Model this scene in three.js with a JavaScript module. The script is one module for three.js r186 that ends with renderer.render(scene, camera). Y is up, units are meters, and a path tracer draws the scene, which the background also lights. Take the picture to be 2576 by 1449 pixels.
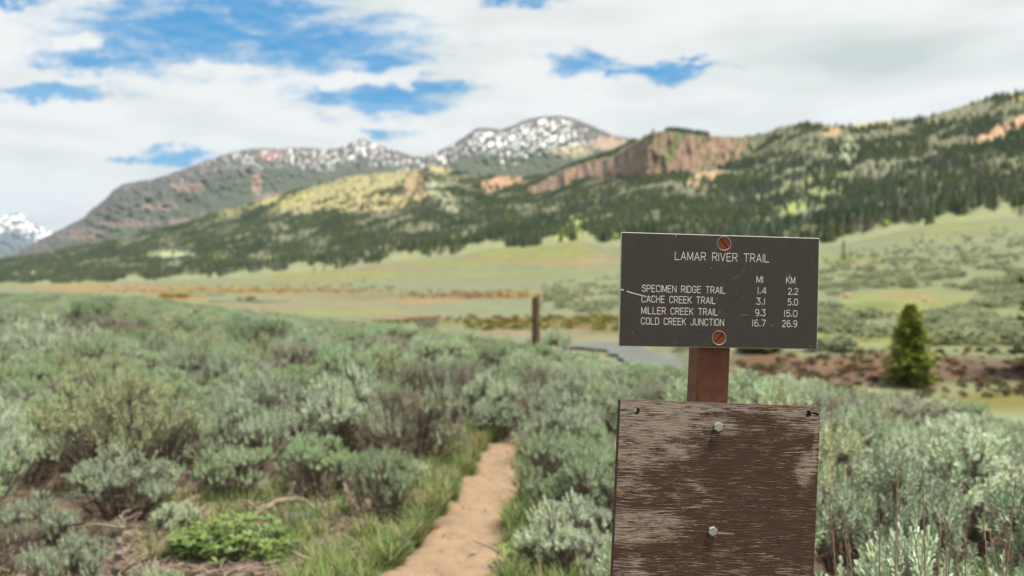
import * as THREE from 'three';
import { createNoise2D, createNoise3D } from 'simplex-noise';
import { mergeGeometries } from 'three/addons/utils/BufferGeometryUtils.js';

// ---------------------------------------------------------------- camera, sky, sun, exposure
const scene = new THREE.Scene();
const EYE = 1.5, F = 2506, CX = 1288, CY = 705;            // photograph units: 2576 x 1449, level camera, horizon at row 705
const camera = new THREE.PerspectiveCamera(2 * Math.atan(724.5 / F) * 180 / Math.PI, 2576 / 1449, 0.05, 60000);
camera.filmGauge = 36;
camera.position.set(0, EYE, 0);
camera.setViewOffset(2576, 1449, 0, 724.5 - CY, 2576, 1449);
camera.focus = 1.752;
camera.userData.fStop = 4.0;
const renderer = new THREE.WebGLRenderer();
renderer.toneMapping = THREE.LinearToneMapping;
const EXPOSURE = 1.68;
renderer.toneMappingExposure = EXPOSURE;
renderer.shadowMap.enabled = true;
const SUN_DIR = new THREE.Vector3(0.34, 0.92, 0.08).normalize();
const sun = new THREE.DirectionalLight(0xfff1de, 4.4);
sun.name = 'sun';
sun.position.copy(SUN_DIR).multiplyScalar(100);
sun.shadow.radius = 20;
sun.castShadow = true;
Object.assign(sun.shadow.camera, { left: -60, right: 60, top: 60, bottom: -60, near: 1, far: 300 });
sun.shadow.mapSize.set(2048, 2048);
scene.add(sun, sun.target);

// ---------------------------------------------------------------- helpers
function rng(seed) { let s = seed | 0; return () => { s = (s + 0x6d2b79f5) | 0; let t = Math.imul(s ^ (s >>> 15), 1 | s); t = (t + Math.imul(t ^ (t >>> 7), 61 | t)) ^ t; return ((t ^ (t >>> 14)) >>> 0) / 4294967296; }; }
const rnd = rng(7), N2 = createNoise2D(rng(11)), N3 = createNoise3D(rng(13));
const clamp = (x, a = 0, b = 1) => Math.min(b, Math.max(a, x)), mix = (a, b, t) => a + (b - a) * t;
const sstep = (a, b, x) => { const t = clamp((x - a) / (b - a)); return t * t * (3 - 2 * t); };
const fbm = (x, y, o = 4) => { let s = 0, a = 0.5, n = 0; for (let i = 0; i < o; i++) { s += a * N2(x, y); n += a; x = x * 2.03 + 17.1; y = y * 2.03 - 9.7; a *= 0.5; } return s / n; };
const fbm3 = (x, y, z, o = 4) => { let s = 0, a = 0.5, n = 0; for (let i = 0; i < o; i++) { s += a * N3(x, y, z); n += a; x = x * 2.03 + 7.1; y = y * 2.03 - 9.7; z = z * 2.03 + 3.3; a *= 0.5; } return s / n; };
function table(t) { return (x) => { if (x <= t[0][0]) return t[0][1]; for (let i = 1; i < t.length; i++) if (x <= t[i][0]) return mix(t[i - 1][1], t[i][1], (x - t[i - 1][0]) / (t[i][0] - t[i - 1][0])); return t[t.length - 1][1]; }; }
const mixc = (a, b, t) => [mix(a[0], b[0], t), mix(a[1], b[1], t), mix(a[2], b[2], t)];
const srgb = (r, g, b) => { const c = new THREE.Color().setRGB(r / 255, g / 255, b / 255, THREE.SRGBColorSpace); return [c.r, c.g, c.b]; };
const used = new Map();
function numbered(n) { const k = used.get(n) ?? 0; used.set(n, k + 1); return k ? n + '_' + String(k).padStart(3, '0') : n; }
function tag(o, label, category, group, kind) { if (label) o.userData.label = label; if (category) o.userData.category = category; if (group) o.userData.group = group; if (kind) o.userData.kind = kind; return o; }
function thing(name, label, category, group) { const g = new THREE.Group(); g.name = numbered(name); scene.add(g); return tag(g, label, category, group); }
function shadowed(m) { m.castShadow = true; m.receiveShadow = true; return m; }
function obj(name, geo, mat, parent) { const m = shadowed(new THREE.Mesh(geo, mat)); m.name = parent ? name : numbered(name); (parent ?? scene).add(m); return m; }
const std = (o) => new THREE.MeshStandardMaterial({ roughness: 0.9, metalness: 0, ...o });
class Soup {                                                // triangles with colours
  constructor() { this.p = []; this.c = []; }
  tri(a, b, c, col) { this.p.push(...a, ...b, ...c); for (let i = 0; i < 3; i++) this.c.push(col[0], col[1], col[2]); }
  quad(a, b, c, d, col) { this.tri(a, b, c, col); this.tri(a, c, d, col); }
  tube(pts, radii, sides, col) {
    let prev = null; const v = new THREE.Vector3(), u = new THREE.Vector3(), w = new THREE.Vector3();
    for (let i = 0; i < pts.length; i++) {
      const a = pts[Math.max(0, i - 1)], b = pts[Math.min(pts.length - 1, i + 1)];
      v.set(b[0] - a[0], b[1] - a[1], b[2] - a[2]).normalize();
      u.set(0.31, 0.17, 0.93); if (Math.abs(u.dot(v)) > 0.9) u.set(1, 0, 0);
      u.cross(v).normalize(); w.crossVectors(v, u);
      const ring = [];
      for (let k = 0; k < sides; k++) { const t = k / sides * 2 * Math.PI, x = Math.cos(t) * radii[i], y = Math.sin(t) * radii[i]; ring.push([pts[i][0] + u.x * x + w.x * y, pts[i][1] + u.y * x + w.y * y, pts[i][2] + u.z * x + w.z * y]); }
      if (prev) for (let k = 0; k < sides; k++) { const k2 = (k + 1) % sides; this.quad(prev[k], prev[k2], ring[k2], ring[k], col); }
      prev = ring;
    }
  }
  geo() { const g = new THREE.BufferGeometry(); g.setAttribute('position', new THREE.Float32BufferAttribute(this.p, 3)); g.setAttribute('color', new THREE.Float32BufferAttribute(this.c, 3)); g.computeVertexNormals(); return g; }
}

// ---------------------------------------------------------------- sky
{
  const W = 4096, H = 2048, data = new Float32Array(W * H * 4);
  const gaps = [[480, 75, 260, 85], [790, 112, 230, 62], [960, 150, 110, 26], [640, 30, 190, 60], [250, 152, 140, 20], [130, 233, 140, 18], [960, 246, 150, 36], [1075, 222, 95, 24], [1010, 268, 80, 16], [1450, 160, 70, 24], [1640, 176, 85, 17], [1700, 192, 50, 17], [1730, 160, 80, 10], [1560, 176, 60, 9], [460, 392, 65, 17], [962, 338, 40, 15], [1320, 2, 80, 10], [45, 5, 80, 10], [340, 405, 60, 9]];
  const clouds = [[1230, 175, 150, 45], [200, 110, 75, 26], [905, 205, 170, 20], [560, 175, 170, 22], [1020, 190, 60, 35]];
  const blueHi = srgb(52, 150, 215), blueLo = srgb(100, 182, 228), white = srgb(246, 248, 247), grey = srgb(205, 216, 212), pale = srgb(214, 228, 234);
  for (let j = 0; j < H; j++) {
    const up = ((j + 0.5) / H - 0.5) * Math.PI, dy = Math.sin(up), ch = Math.cos(up);
    for (let i = 0; i < W; i++) {
      const o = (j * W + i) * 4; data[o + 3] = 1;
      if (dy < -0.01) { data[o] = 0.16; data[o + 1] = 0.18; data[o + 2] = 0.14; continue; }
      const a = ((i + 0.5) / W - 0.5) * 2 * Math.PI, dx = Math.cos(a) * ch, dz = Math.sin(a) * ch, k = 1 / (Math.max(dy, 0) + 0.16);
      const px = dx * k, pz = dz * k;
      // open sky in the directions where the photograph shows it, the same sort of broken cloud everywhere else
      const soft = fbm3(px * 1.1, pz * 1.1, 3.1, 4);
      let g = -0.42 + 0.95 * soft + 0.35 * N3(px * 0.35, pz * 0.35, 9);
      if (dz < -0.2) {
        const xv = CX + F * dx / -dz, yv = CY - F * dy / -dz;
        const inside = sstep(-420, -60, xv) * sstep(3000, 2640, xv) * sstep(-420, -40, yv);
        if (inside > 0) {
          const wx = xv + 60 * fbm(xv * 0.006, yv * 0.012, 3) + 14 * fbm(xv * 0.03, yv * 0.04, 3), wy = yv + 24 * fbm(xv * 0.006 + 40, yv * 0.014, 3) + 9 * fbm(xv * 0.026 + 7, yv * 0.05, 3);
          let h = -1;
          for (const [x, y, rx, ry] of gaps) { const q = 1 - Math.hypot((wx - x) / rx, (wy - y) / ry); if (q > h) h = q; }
          for (const [x, y, rx, ry] of clouds) { const q = 1 - Math.hypot((wx - x) / rx, (wy - y) / ry); if (q > 0) h -= 1.6 * q; }
          h = Math.max(h, -1.1) * 0.54 + 0.30 * fbm(xv * 0.006, yv * 0.026, 5) + 0.09 * fbm(xv * 0.03, yv * 0.07, 3) + 0.03;
          g = mix(g, h, inside);
        }
      }
      const open = sstep(-0.42, 0.40, g) * (0.9 + 0.1 * clamp(0.5 + fbm(px * 9, pz * 9, 3)));
      const sheet = fbm3(px * 1.7 + 5, pz * 1.7, 1.5, 4), big = N3(px * 0.5 + 2, pz * 0.5, 4.5);
      let sh = clamp(0.2 + 0.5 * sheet + 0.30 * big);
      sh += 0.30 * fbm(a * 4.5, dy * 30, 4);
      if (dz < -0.2) {                                       // the thicker grey belly over the right-hand hill
        const xv = CX + F * dx / -dz, yv = CY - F * dy / -dz;
        sh += 1.1 * Math.exp(-(((xv - 2210) / 230) ** 2) - (((yv - 150) / 62) ** 2)) - 0.2 * sstep(180, 520, yv);
      }
      const cloud = mixc(mixc(white, pale, 0.25 * sstep(0.10, 0.0, dy)), grey, clamp(sh) * 0.9);
      const blue = mixc(blueHi, blueLo, sstep(0.32, 0.02, dy));
      const c = mixc(cloud, blue, open * 0.97);
      data[o] = c[0] / EXPOSURE; data[o + 1] = c[1] / EXPOSURE; data[o + 2] = c[2] / EXPOSURE;
    }
  }
  const t = new THREE.DataTexture(data, W, H, THREE.RGBAFormat, THREE.FloatType);
  t.mapping = THREE.EquirectangularReflectionMapping; t.magFilter = THREE.LinearFilter; t.needsUpdate = true;
  scene.background = t; scene.environment = t;
}
scene.fog = new THREE.FogExp2(new THREE.Color().setRGB(0.52, 0.74, 1.0), 2.2e-5);

// ---------------------------------------------------------------- the lie of the land
const edgeD = table([[-500, 95], [0, 85], [400, 60], [600, 40], [800, 30], [1000, 25], [1200, 21], [1400, 18], [1500, 16], [1700, 14.5], [1900, 14], [2150, 13], [2300, 12.5], [2576, 11.5], [3200, 11]]);
const edgeE = table([[-500, -1.5], [1000, -1.5], [1400, -1.52], [1500, -1.58], [1900, -1.6], [2150, -1.68], [2300, -1.76], [2576, -1.9], [3200, -2.1]]);
const valley = [
  [-500, table([[50, -7], [1500, -7.5], [1700, -5]])], [0, table([[50, -7], [1500, -7.6], [1700, -5]])], [400, table([[50, -7], [700, -6.5], [1000, -4.6], [1300, 0]])],
  [700, table([[50, -7], [500, -6.8], [750, -4], [900, 0], [1050, 6.3]])], [1000, table([[50, -7], [300, -6.9], [450, -5.4], [560, -2.2], [700, 4], [900, 18]])],
  [1250, table([[50, -7], [150, -7], [300, -5], [420, -1.7], [560, 5], [650, 11], [780, 26]])], [1450, table([[50, -7], [140, -7], [180, -5.8], [300, -2.4], [400, 2.4], [550, 14], [680, 28]])],
  [1600, table([[40, -7], [112, -7], [125, -5.6], [180, -4.4], [300, -1.6], [400, 3.2], [500, 11], [580, 21]])], [1700, table([[40, -7], [88, -7], [100, -5.4], [160, -3.9], [230, -1.2], [330, 4.5], [430, 12], [550, 19]])],
  [1800, table([[40, -7], [65, -7], [75, -5.2], [150, -3.5], [220, -0.9], [330, 5], [420, 11], [520, 16.6]])], [2100, table([[30, -6.6], [58, -7], [70, -4.9], [100, -4.2], [150, -2.2], [220, 1], [350, 8], [460, 16.5]])],
  [2350, table([[30, -6.4], [57, -6.8], [70, -4.9], [100, -4], [150, -1.8], [220, 2.6], [350, 15], [440, 25.5]])], [2576, table([[30, -6.2], [56, -6.8], [70, -4.9], [100, -3.9], [150, -1.5], [220, 3.5], [350, 18], [430, 27.5]])],
  [3200, table([[30, -6.2], [56, -6.8], [70, -4.9], [100, -3.7], [150, -1], [220, 5], [350, 20], [430, 31]])],
];
function valleyE(x, d) { let i = 1; while (i < valley.length - 1 && x > valley[i][0]) i++; const a = valley[i - 1], b = valley[i]; return mix(a[1](d), b[1](d), clamp((x - a[0]) / (b[0] - a[0]))); }
function columnOf(X, Z) { const r = Math.hypot(X, Z), d = Math.max(-Z, r * 0.62); return [clamp(CX + F * X / Math.max(d, 0.01), -500, 3200), d]; }
function landE(X, Z) {
  const [x, d] = columnOf(X, Z), e = edgeD(x) * (1 + 0.05 * N2(x * 0.012, 5)), eb = edgeE(x);
  const bench = -EYE + (eb + EYE) * Math.pow(clamp(d / e), 1.6) + 0.035 * N2(X * 0.55, Z * 0.55) * sstep(1.5, 4, d) + 0.012 * N2(X * 2.1, Z * 2.1);
  if (d < e) return bench;
  const v = valleyE(x, d) + 0.25 * N2(X * 0.05, Z * 0.05) * sstep(60, 200, d), drop = eb - (d - e) * 0.42 * (Z < 0 ? 1 : 0.02);
  return Math.max(v, drop);
}
const groundY = (X, Z) => EYE + landE(X, Z);
const rowOf = (E, d) => CY - E * F / d;
function onGround(x, y) { let d = 1.5 * F / Math.max(y - CY, 1); for (let i = 0; i < 8; i++) { const E = landE((x - CX) / F * d, -d); d = mix(d, -E * F / (y - CY), 0.8); } const X = (x - CX) / F * d; return new THREE.Vector3(X, groundY(X, -d), -d); }
function onValley(x, y) { let d = edgeD(x) + 14; for (; d < 1700; d *= 1.004) { const E = landE((x - CX) / F * d, -d); if (rowOf(E, d) <= y) break; } const X = (x - CX) / F * d; return new THREE.Vector3(X, groundY(X, -d), -d); }
const at = (x, y, d) => new THREE.Vector3((x - CX) / F * d, EYE - (y - CY) / F * d, -d);

// ground cover colours (linear base colours)
const K = { soil: [0.135, 0.092, 0.064], litter: [0.115, 0.094, 0.076], grass: [0.13, 0.18, 0.045], sage: [0.215, 0.265, 0.165], meadow: [0.25, 0.30, 0.092], yellow: [0.26, 0.285, 0.10], ochre: [0.32, 0.22, 0.07], russet: [0.20, 0.085, 0.03], olive: [0.19, 0.20, 0.05], gravel: [0.26, 0.24, 0.16], bank: [0.145, 0.10, 0.067], tan: [0.36, 0.25, 0.14], pink: [0.30, 0.235, 0.145] };
const patches = [ // column, row, half-width, half-height, colour, strength
  [500, 726, 420, 7, 'ochre', 1], [700, 732, 330, 6, 'russet', 0.55], [250, 722, 220, 5, 'tan', 0.7], [150, 714, 160, 5, 'meadow', 1], [640, 738, 300, 4, 'yellow', 0.6],
  [1050, 747, 330, 9, 'olive', 0.75], [1190, 742, 130, 8, 'russet', 0.8], [1330, 738, 90, 6, 'ochre', 0.9], [1450, 738, 70, 4, 'olive', 0.8],
  [860, 764, 260, 13, 'gravel', 0.7], [560, 756, 300, 5, 'meadow', 0.7], [900, 784, 300, 6, 'meadow', 0.8], [1250, 782, 260, 10, 'sage', 0.9], [700, 724, 300, 3, 'meadow', 0.6], [1080, 755, 110, 8, 'tan', 0.7], [420, 748, 120, 6, 'ochre', 0.9], [760, 745, 140, 5, 'gravel', 0.7], [620, 772, 140, 8, 'gravel', 0.8],
  [1100, 803, 100, 9, 'bank', 0.7], [1030, 795, 120, 8, 'pink', 0.6], [1370, 812, 230, 15, 'olive', 1], [1290, 805, 60, 9, 'russet', 0.7], [1450, 818, 60, 7, 'russet', 0.6], [1280, 843, 420, 14, 'gravel', 1], [1000, 812, 190, 10, 'olive', 0.6], [1560, 828, 90, 12, 'olive', 0.9],
  [900, 690, 140, 14, 'yellow', 0.9], [720, 690, 170, 16, 'yellow', 0.95], [1000, 668, 120, 12, 'pink', 0.6], [1150, 662, 150, 10, 'meadow', 0.9], [1340, 640, 170, 26, 'meadow', 1], [1400, 610, 90, 20, 'yellow', 0.8], [1250, 655, 120, 8, 'pink', 0.5], [1430, 660, 110, 8, 'tan', 0.75], [1520, 645, 70, 12, 'pink', 0.5], [1130, 690, 280, 6, 'meadow', 0.7], [1500, 680, 150, 8, 'meadow', 0.5],
  [2270, 762, 170, 36, 'meadow', 0.95], [2300, 745, 90, 14, 'pink', 0.45], [2180, 778, 90, 20, 'grass', 0.6], [2300, 850, 330, 22, 'meadow', 0.9], [2480, 862, 160, 14, 'grass', 0.55], [2130, 852, 110, 10, 'yellow', 0.6], [2500, 800, 140, 30, 'meadow', 0.6], [2130, 655, 120, 12, 'meadow', 0.6], [2350, 600, 150, 9, 'yellow', 0.6], [2420, 572, 160, 10, 'meadow', 0.7], [2160, 664, 50, 8, 'pink', 0.5], [2300, 690, 300, 8, 'meadow', 0.4],
  [2200, 930, 500, 42, 'bank', 1], [1980, 905, 90, 12, 'russet', 0.6], [2080, 915, 60, 12, 'tan', 0.5], [2180, 920, 50, 12, 'russet', 0.5], [2450, 975, 160, 5, 'tan', 0.0], [2540, 1010, 190, 26, 'olive', 1],
];
function landColor(X, Z, E) {
  const [x, d] = columnOf(X, Z), n1 = fbm(X * 0.35, Z * 0.35, 3), e = edgeD(x);
  if (d < e + 3) {
    const g = sstep(-0.05, 0.45, fbm(X * 0.8 + 9, Z * 0.8, 3));
    return mixc(mixc(K.soil, K.litter, clamp(0.5 + 0.8 * n1)), K.grass, 0.55 * g);
  }
  const y = rowOf(E, d);
  const wx = x + 26 * fbm(x * 0.012, y * 0.03, 3), wy = y + clamp(0.06 * Math.abs(y - CY) + 3, 3, 10) * fbm(x * 0.012 + 30, y * 0.05, 3);
  let c = mixc(K.sage, K.meadow, clamp(0.25 + 0.6 * fbm(X * 0.02, Z * 0.02, 3)) * 0.45);
  if (d < e + 30 && x > 1500) c = mixc(c, K.bank, 0.6);
  for (const [px, py, rx, ry, k, s] of patches) {
    const q = 1 - Math.hypot((wx - px) / rx, (wy - py) / ry);
    if (q > -0.3) c = mixc(c, K[k], s * sstep(-0.15, 0.3, q + 0.35 * fbm(X * 0.09, Z * 0.09, 3)));
  }
  const v = 1 + 0.22 * fbm(X * 0.12, Z * 0.12, 4) + 0.12 * fbm(X * 0.9, Z * 0.9, 2);
  return [c[0] * v, c[1] * v, c[2] * v];
}
function speckle(seed, size, draw, bg) { const cv = document.createElement('canvas'); cv.width = cv.height = size; const q = cv.getContext('2d'); q.fillStyle = bg; q.fillRect(0, 0, size, size); draw(q, rng(seed), size); return cv; }
const wrapped = (q, size, x, y, f) => { for (const ox of [-size, 0, size]) for (const oy of [-size, 0, size]) { if (x + ox < -40 || x + ox > size + 40 || y + oy < -40 || y + oy > size + 40) continue; q.save(); q.translate(x + ox, y + oy); f(); q.restore(); } };
function tex(cv, color, rep = 1) { const t = new THREE.CanvasTexture(cv); if (color) t.colorSpace = THREE.SRGBColorSpace; t.wrapS = t.wrapT = THREE.RepeatWrapping; t.repeat.set(rep, rep); return t; }
const soilCanvas = speckle(3, 1024, (q, r, s) => {
  for (let i = 0; i < 16000; i++) { const v = 150 + r() * 105 | 0, L = 1 + r() * r() * 16, w = 0.8 + r() * 2.2, a = r() * 6.28; q.strokeStyle = `rgba(${v},${v - r() * 14 | 0},${v - r() * 26 | 0},${0.35 + 0.5 * r()})`; q.lineWidth = w; wrapped(q, s, r() * s, r() * s, () => { q.rotate(a); q.beginPath(); q.moveTo(-L, 0); q.lineTo(L, 0); q.stroke(); }); }
}, 'rgb(205,200,192)');
const dirtCanvas = speckle(5, 1024, (q, r, s) => {
  for (let i = 0; i < 900; i++) { const v = 150 + r() * 105 | 0, R = 12 + r() * 46; wrapped(q, s, r() * s, r() * s, () => { q.fillStyle = `rgba(${v},${v - 5},${v - 14},0.10)`; q.beginPath(); q.ellipse(0, 0, R * 1.4, R, 0, 0, 7); q.fill(); }); }
  for (let i = 0; i < 9000; i++) { const v = 165 + r() * 90 | 0, R = 0.6 + r() * r() * 4; wrapped(q, s, r() * s, r() * s, () => { q.rotate(r() * 3); q.fillStyle = `rgba(${v},${v - 6 - r() * 14 | 0},${v - 14 - r() * 22 | 0},${0.3 + r() * 0.5})`; q.beginPath(); q.ellipse(0, 0, R * (1 + r()), R, 0, 0, 7); q.fill(); }); }
}, 'rgb(218,208,194)');
{
  const angs = []; for (let a = -180; a < 180;) { angs.push(a * Math.PI / 180); a += a >= -36 && a < 36 ? 0.28 : 4; } angs.push(Math.PI);
  const radii = [0.25]; while (radii[radii.length - 1] < 2000) radii.push(radii[radii.length - 1] * 1.021);
  const pos = [], col = [], uv = [], idx = [], A = angs.length;
  for (const r of radii) for (const a of angs) {
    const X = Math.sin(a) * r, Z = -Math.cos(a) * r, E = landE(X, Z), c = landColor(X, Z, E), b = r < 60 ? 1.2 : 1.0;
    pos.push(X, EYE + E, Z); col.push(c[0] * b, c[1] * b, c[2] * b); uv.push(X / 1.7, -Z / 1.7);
  }
  for (let i = 0; i < radii.length - 1; i++) for (let j = 0; j < A - 1; j++) { const p = i * A + j; idx.push(p, p + 1, p + A, p + 1, p + A + 1, p + A); }
  const c0 = pos.length / 3; pos.push(0, groundY(0, 0), 0); col.push(...K.soil); uv.push(0, 0); for (let j = 0; j < A - 1; j++) idx.push(c0, j + 1, j);
  const g = new THREE.BufferGeometry(); g.setAttribute('position', new THREE.Float32BufferAttribute(pos, 3)); g.setAttribute('color', new THREE.Float32BufferAttribute(col, 3)); g.setAttribute('uv', new THREE.Float32BufferAttribute(uv, 2)); g.setIndex(idx); g.computeVertexNormals();
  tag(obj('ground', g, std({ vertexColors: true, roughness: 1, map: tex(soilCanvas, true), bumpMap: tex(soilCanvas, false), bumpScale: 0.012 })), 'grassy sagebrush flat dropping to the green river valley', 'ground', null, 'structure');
}

// ---------------------------------------------------------------- hills
const footD = table([[-700, 1650], [0, 1500], [170, 1400], [400, 1300], [550, 1150], [700, 1050], [830, 980], [1000, 900], [1200, 800], [1400, 700], [1560, 600], [1800, 520], [2060, 460], [2300, 440], [2576, 430], [3300, 430]]);
const hillCrest = table([[-700, 690], [-100, 668], [0, 655], [100, 640], [200, 618], [300, 602], [400, 578], [500, 548], [600, 520], [700, 492], [800, 462], [900, 441], [1000, 431], [1040, 428], [1080, 418], [1110, 420], [1150, 430], [1200, 442], [1280, 445], [1340, 446], [1400, 432], [1450, 412], [1500, 395], [1560, 370], [1600, 354], [1640, 332], [1690, 327], [1740, 332], [1780, 340], [1860, 345], [1880, 341], [1920, 336], [1980, 316], [2030, 309], [2080, 313], [2130, 317], [2165, 313], [2200, 306], [2280, 301], [2340, 291], [2400, 273], [2470, 251], [2530, 236], [2576, 231], [3300, 190]]);
const hillCrestD = table([[-700, 3100], [0, 2900], [400, 2700], [800, 2500], [1100, 2350], [1330, 2100], [1650, 1900], [1900, 1750], [2100, 1550], [2576, 1450], [3300, 1400]]);
const cliffTop = table([[1318, 482], [1358, 458], [1408, 433], [1468, 410], [1542, 396], [1559, 382], [1592, 362], [1625, 338], [1665, 330], [1717, 336], [1777, 342], [1877, 346]]), cliffLow = table([[1318, 482], [1332, 494], [1425, 475], [1445, 458], [1542, 449], [1625, 449], [1712, 434], [1817, 419], [1877, 402]]);
const hillPatches = [ // column, row, half-width, half-height, turn, colour, strength, share of trees left
  [880, 474, 215, 34, -0.30, [0.265, 0.25, 0.12], 1, 0.04], [980, 448, 70, 16, -0.2, [0.27, 0.255, 0.12], 1, 0.05], [1040, 462, 24, 34, 0.5, [0.31, 0.225, 0.135], 0.85, 0.08], [1062, 482, 22, 26, 0.2, [0.31, 0.215, 0.13], 0.75, 0.15], [930, 510, 150, 22, -0.05, [0.31, 0.27, 0.13], 0.9, 0.22], [620, 518, 95, 13, -0.25, [0.34, 0.32, 0.13], 0.9, 0.2], [740, 500, 60, 12, -0.3, [0.34, 0.32, 0.13], 0.9, 0.15],
  [1100, 425, 40, 9, 0.2, [0.33, 0.31, 0.14], 0.9, 0.2], [1110, 492, 22, 60, -0.7, [0.27, 0.29, 0.19], 0.9, 0.2], [1265, 456, 58, 18, -0.15, [0.36, 0.22, 0.13], 1, 0.08], [1225, 478, 22, 16, 0, [0.33, 0.22, 0.13], 0.8, 0.2], [1770, 447, 52, 13, -0.25, [0.34, 0.25, 0.14], 0.95, 0.12],
  [430, 643, 75, 11, 0, [0.27, 0.32, 0.17], 1, 0.02], [560, 652, 40, 9, 0, [0.30, 0.33, 0.10], 0.8, 0.3], [100, 690, 80, 8, 0, [0.30, 0.33, 0.13], 0.9, 0.15], [1410, 548, 45, 10, 0, [0.25, 0.30, 0.13], 0.9, 0.2], [1330, 560, 36, 8, 0, [0.25, 0.30, 0.13], 0.8, 0.3], [1430, 590, 60, 26, -0.5, [0.26, 0.33, 0.09], 1, 0.15], [690, 655, 50, 12, 0, [0.29, 0.32, 0.12], 0.8, 0.35],
  [2090, 330, 26, 17, 0, [0.34, 0.25, 0.14], 0.9, 0.15], [2190, 312, 52, 9, -0.1, [0.36, 0.31, 0.14], 0.9, 0.15], [2530, 325, 95, 17, -0.45, [0.38, 0.255, 0.15], 1, 0.06], [2135, 385, 24, 48, 0.1, [0.25, 0.28, 0.18], 0.9, 0.2], [2070, 470, 70, 45, -0.3, [0.22, 0.26, 0.11], 0.8, 0.45], [2000, 520, 40, 18, -0.4, [0.24, 0.31, 0.09], 0.8, 0.4], [1930, 480, 70, 40, 0, [0.2, 0.24, 0.11], 0.6, 0.6], [2560, 245, 40, 14, 0.3, [0.36, 0.31, 0.14], 0.8, 0.2],
  [2370, 560, 90, 12, 0, [0.27, 0.30, 0.13], 1, 0.0], [2470, 552, 130, 10, 0, [0.27, 0.30, 0.13], 1, 0.0],
];
function hillLook(x, y, X, Z) {                             // [colour, share of trees]
  const wx = x + 9 * fbm(x * 0.03, y * 0.03, 3), wy = y + 6 * fbm(x * 0.03 + 50, y * 0.03, 3);
  const n = fbm(X * 0.006, Z * 0.006, 4);
  let c = mixc([0.095, 0.108, 0.058], [0.142, 0.147, 0.088], clamp(0.5 + 0.9 * n)), t = clamp(0.8 - 1.1 * Math.max(0, n));
  for (const [px, py, rx, ry, a, k, s, left] of hillPatches) {
    const dx = wx - px, dy = wy - py, ca = Math.cos(a), sa = Math.sin(a), q = 1 - Math.hypot((dx * ca + dy * sa) / rx, (dy * ca - dx * sa) / ry);
    if (q > -0.3) { const f = sstep(-0.12, 0.22, q + 0.28 * fbm(wx * 0.06, wy * 0.09, 3)); c = mixc(c, k, s * f); t = mix(t, left, f); }
  }
  if (x > 1318 && x < 1880) {
    const f = sstep(-3, 4, wy - cliffTop(x)) * sstep(-4, 5, cliffLow(x) - wy) * sstep(1318, 1330, x) * sstep(1886, 1872, x);
    const band = 0.5 + 0.5 * Math.sin(wy * 0.55 + 3 * N2(x * 0.01, 2)), str = fbm(x * 0.11, y * 0.018, 3);
    const gully = sstep(0.02, 0.3, fbm((x + y * 0.6) * 0.03, y * 0.003, 2)) * sstep(425, 395, y) * sstep(1590, 1640, x);
    const rock = mixc(mixc([0.21, 0.145, 0.105], [0.28, 0.2, 0.135], band), [0.12, 0.085, 0.074], sstep(-0.1, 0.5, str) * 0.9);
    c = mixc(c, mixc(rock, [0.11, 0.13, 0.05], gully * 0.9), f); t = mix(t, 0.02 + 0.8 * gully, f);
  }
  return [c, t];
}
function ridgeMesh(name, label, x0, x1, dx, rows, point, look, mat) {
  const cols = Math.round((x1 - x0) / dx) + 1, pos = [], col = [], dens = [], idx = [];
  for (let j = 0; j <= rows + 2; j++) for (let i = 0; i < cols; i++) {
    const x = x0 + i * dx, t = Math.min(1, j / rows), [y, d] = point(x, t), back = Math.max(0, j - rows);
    const p = at(x, y, d), p2 = back ? at(x, y, d * (1 + 0.06 * back)) : p;
    if (back) p2.y = p.y - back * d * 0.025;
    const [c, k] = look(x, y, p2.x, p2.z, t);
    pos.push(p2.x, p2.y, p2.z); col.push(...c); dens.push(back ? 0 : k);
  }
  for (let j = 0; j < rows + 2; j++) for (let i = 0; i < cols - 1; i++) { const a = j * cols + i; idx.push(a, a + 1, a + cols, a + 1, a + cols + 1, a + cols); }
  const g = new THREE.BufferGeometry(); g.setAttribute('position', new THREE.Float32BufferAttribute(pos, 3)); g.setAttribute('color', new THREE.Float32BufferAttribute(col, 3)); g.setIndex(idx); g.computeVertexNormals();
  tag(obj(name, g, mat ?? std({ vertexColors: true, roughness: 1 })), label, 'hills', null, 'structure');
  return { cols, rows, pos, dens, x0, dx };
}
const hillPoint = (x, t) => {
  const db = footD(x) * 0.985, dc = hillCrestD(x), X = (x - CX) / F * db, yb = rowOf(landE(X, -db) - 2.5, db), yc = hillCrest(x) + 2.0 * fbm(x * 0.03, 3, 3);
  const y = mix(yb, yc, t), g = Math.pow(t, 0.92);
  let d = mix(db, dc, g) * (1 + 0.035 * Math.sin(Math.PI * t) * fbm(x * 0.008, y * 0.01, 4) + 0.018 * Math.sin(Math.PI * t) * (1 - Math.abs(fbm((x + 0.5 * y) * 0.028, y * 0.008, 3)) * 2));
  if (x > 1300 && x < 1900) {                               // the cliff stands almost upright
    const a = cliffTop(x), b = cliffLow(x), tb = clamp((b - yb) / (yc - yb)), ta = clamp((a - yb) / (yc - yb)), w = sstep(1300, 1345, x) * sstep(1900, 1870, x);
    const flat = t <= tb ? Math.pow(t, 0.92) : t <= ta ? mix(Math.pow(tb, 0.92), Math.pow(tb, 0.92) + 0.04, (t - tb) / Math.max(0.001, ta - tb)) : mix(Math.pow(tb, 0.92) + 0.04, 1, (t - ta) / Math.max(0.001, 1 - ta));
    const but = 16 * fbm(x * 0.05, y * 0.01, 3) * sstep(tb - 0.03, tb + 0.05, t) * sstep(ta + 0.1, ta, t);
    d = mix(d, mix(db, dc, flat) + but, w);
  }
  return [y, d];
};
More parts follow.
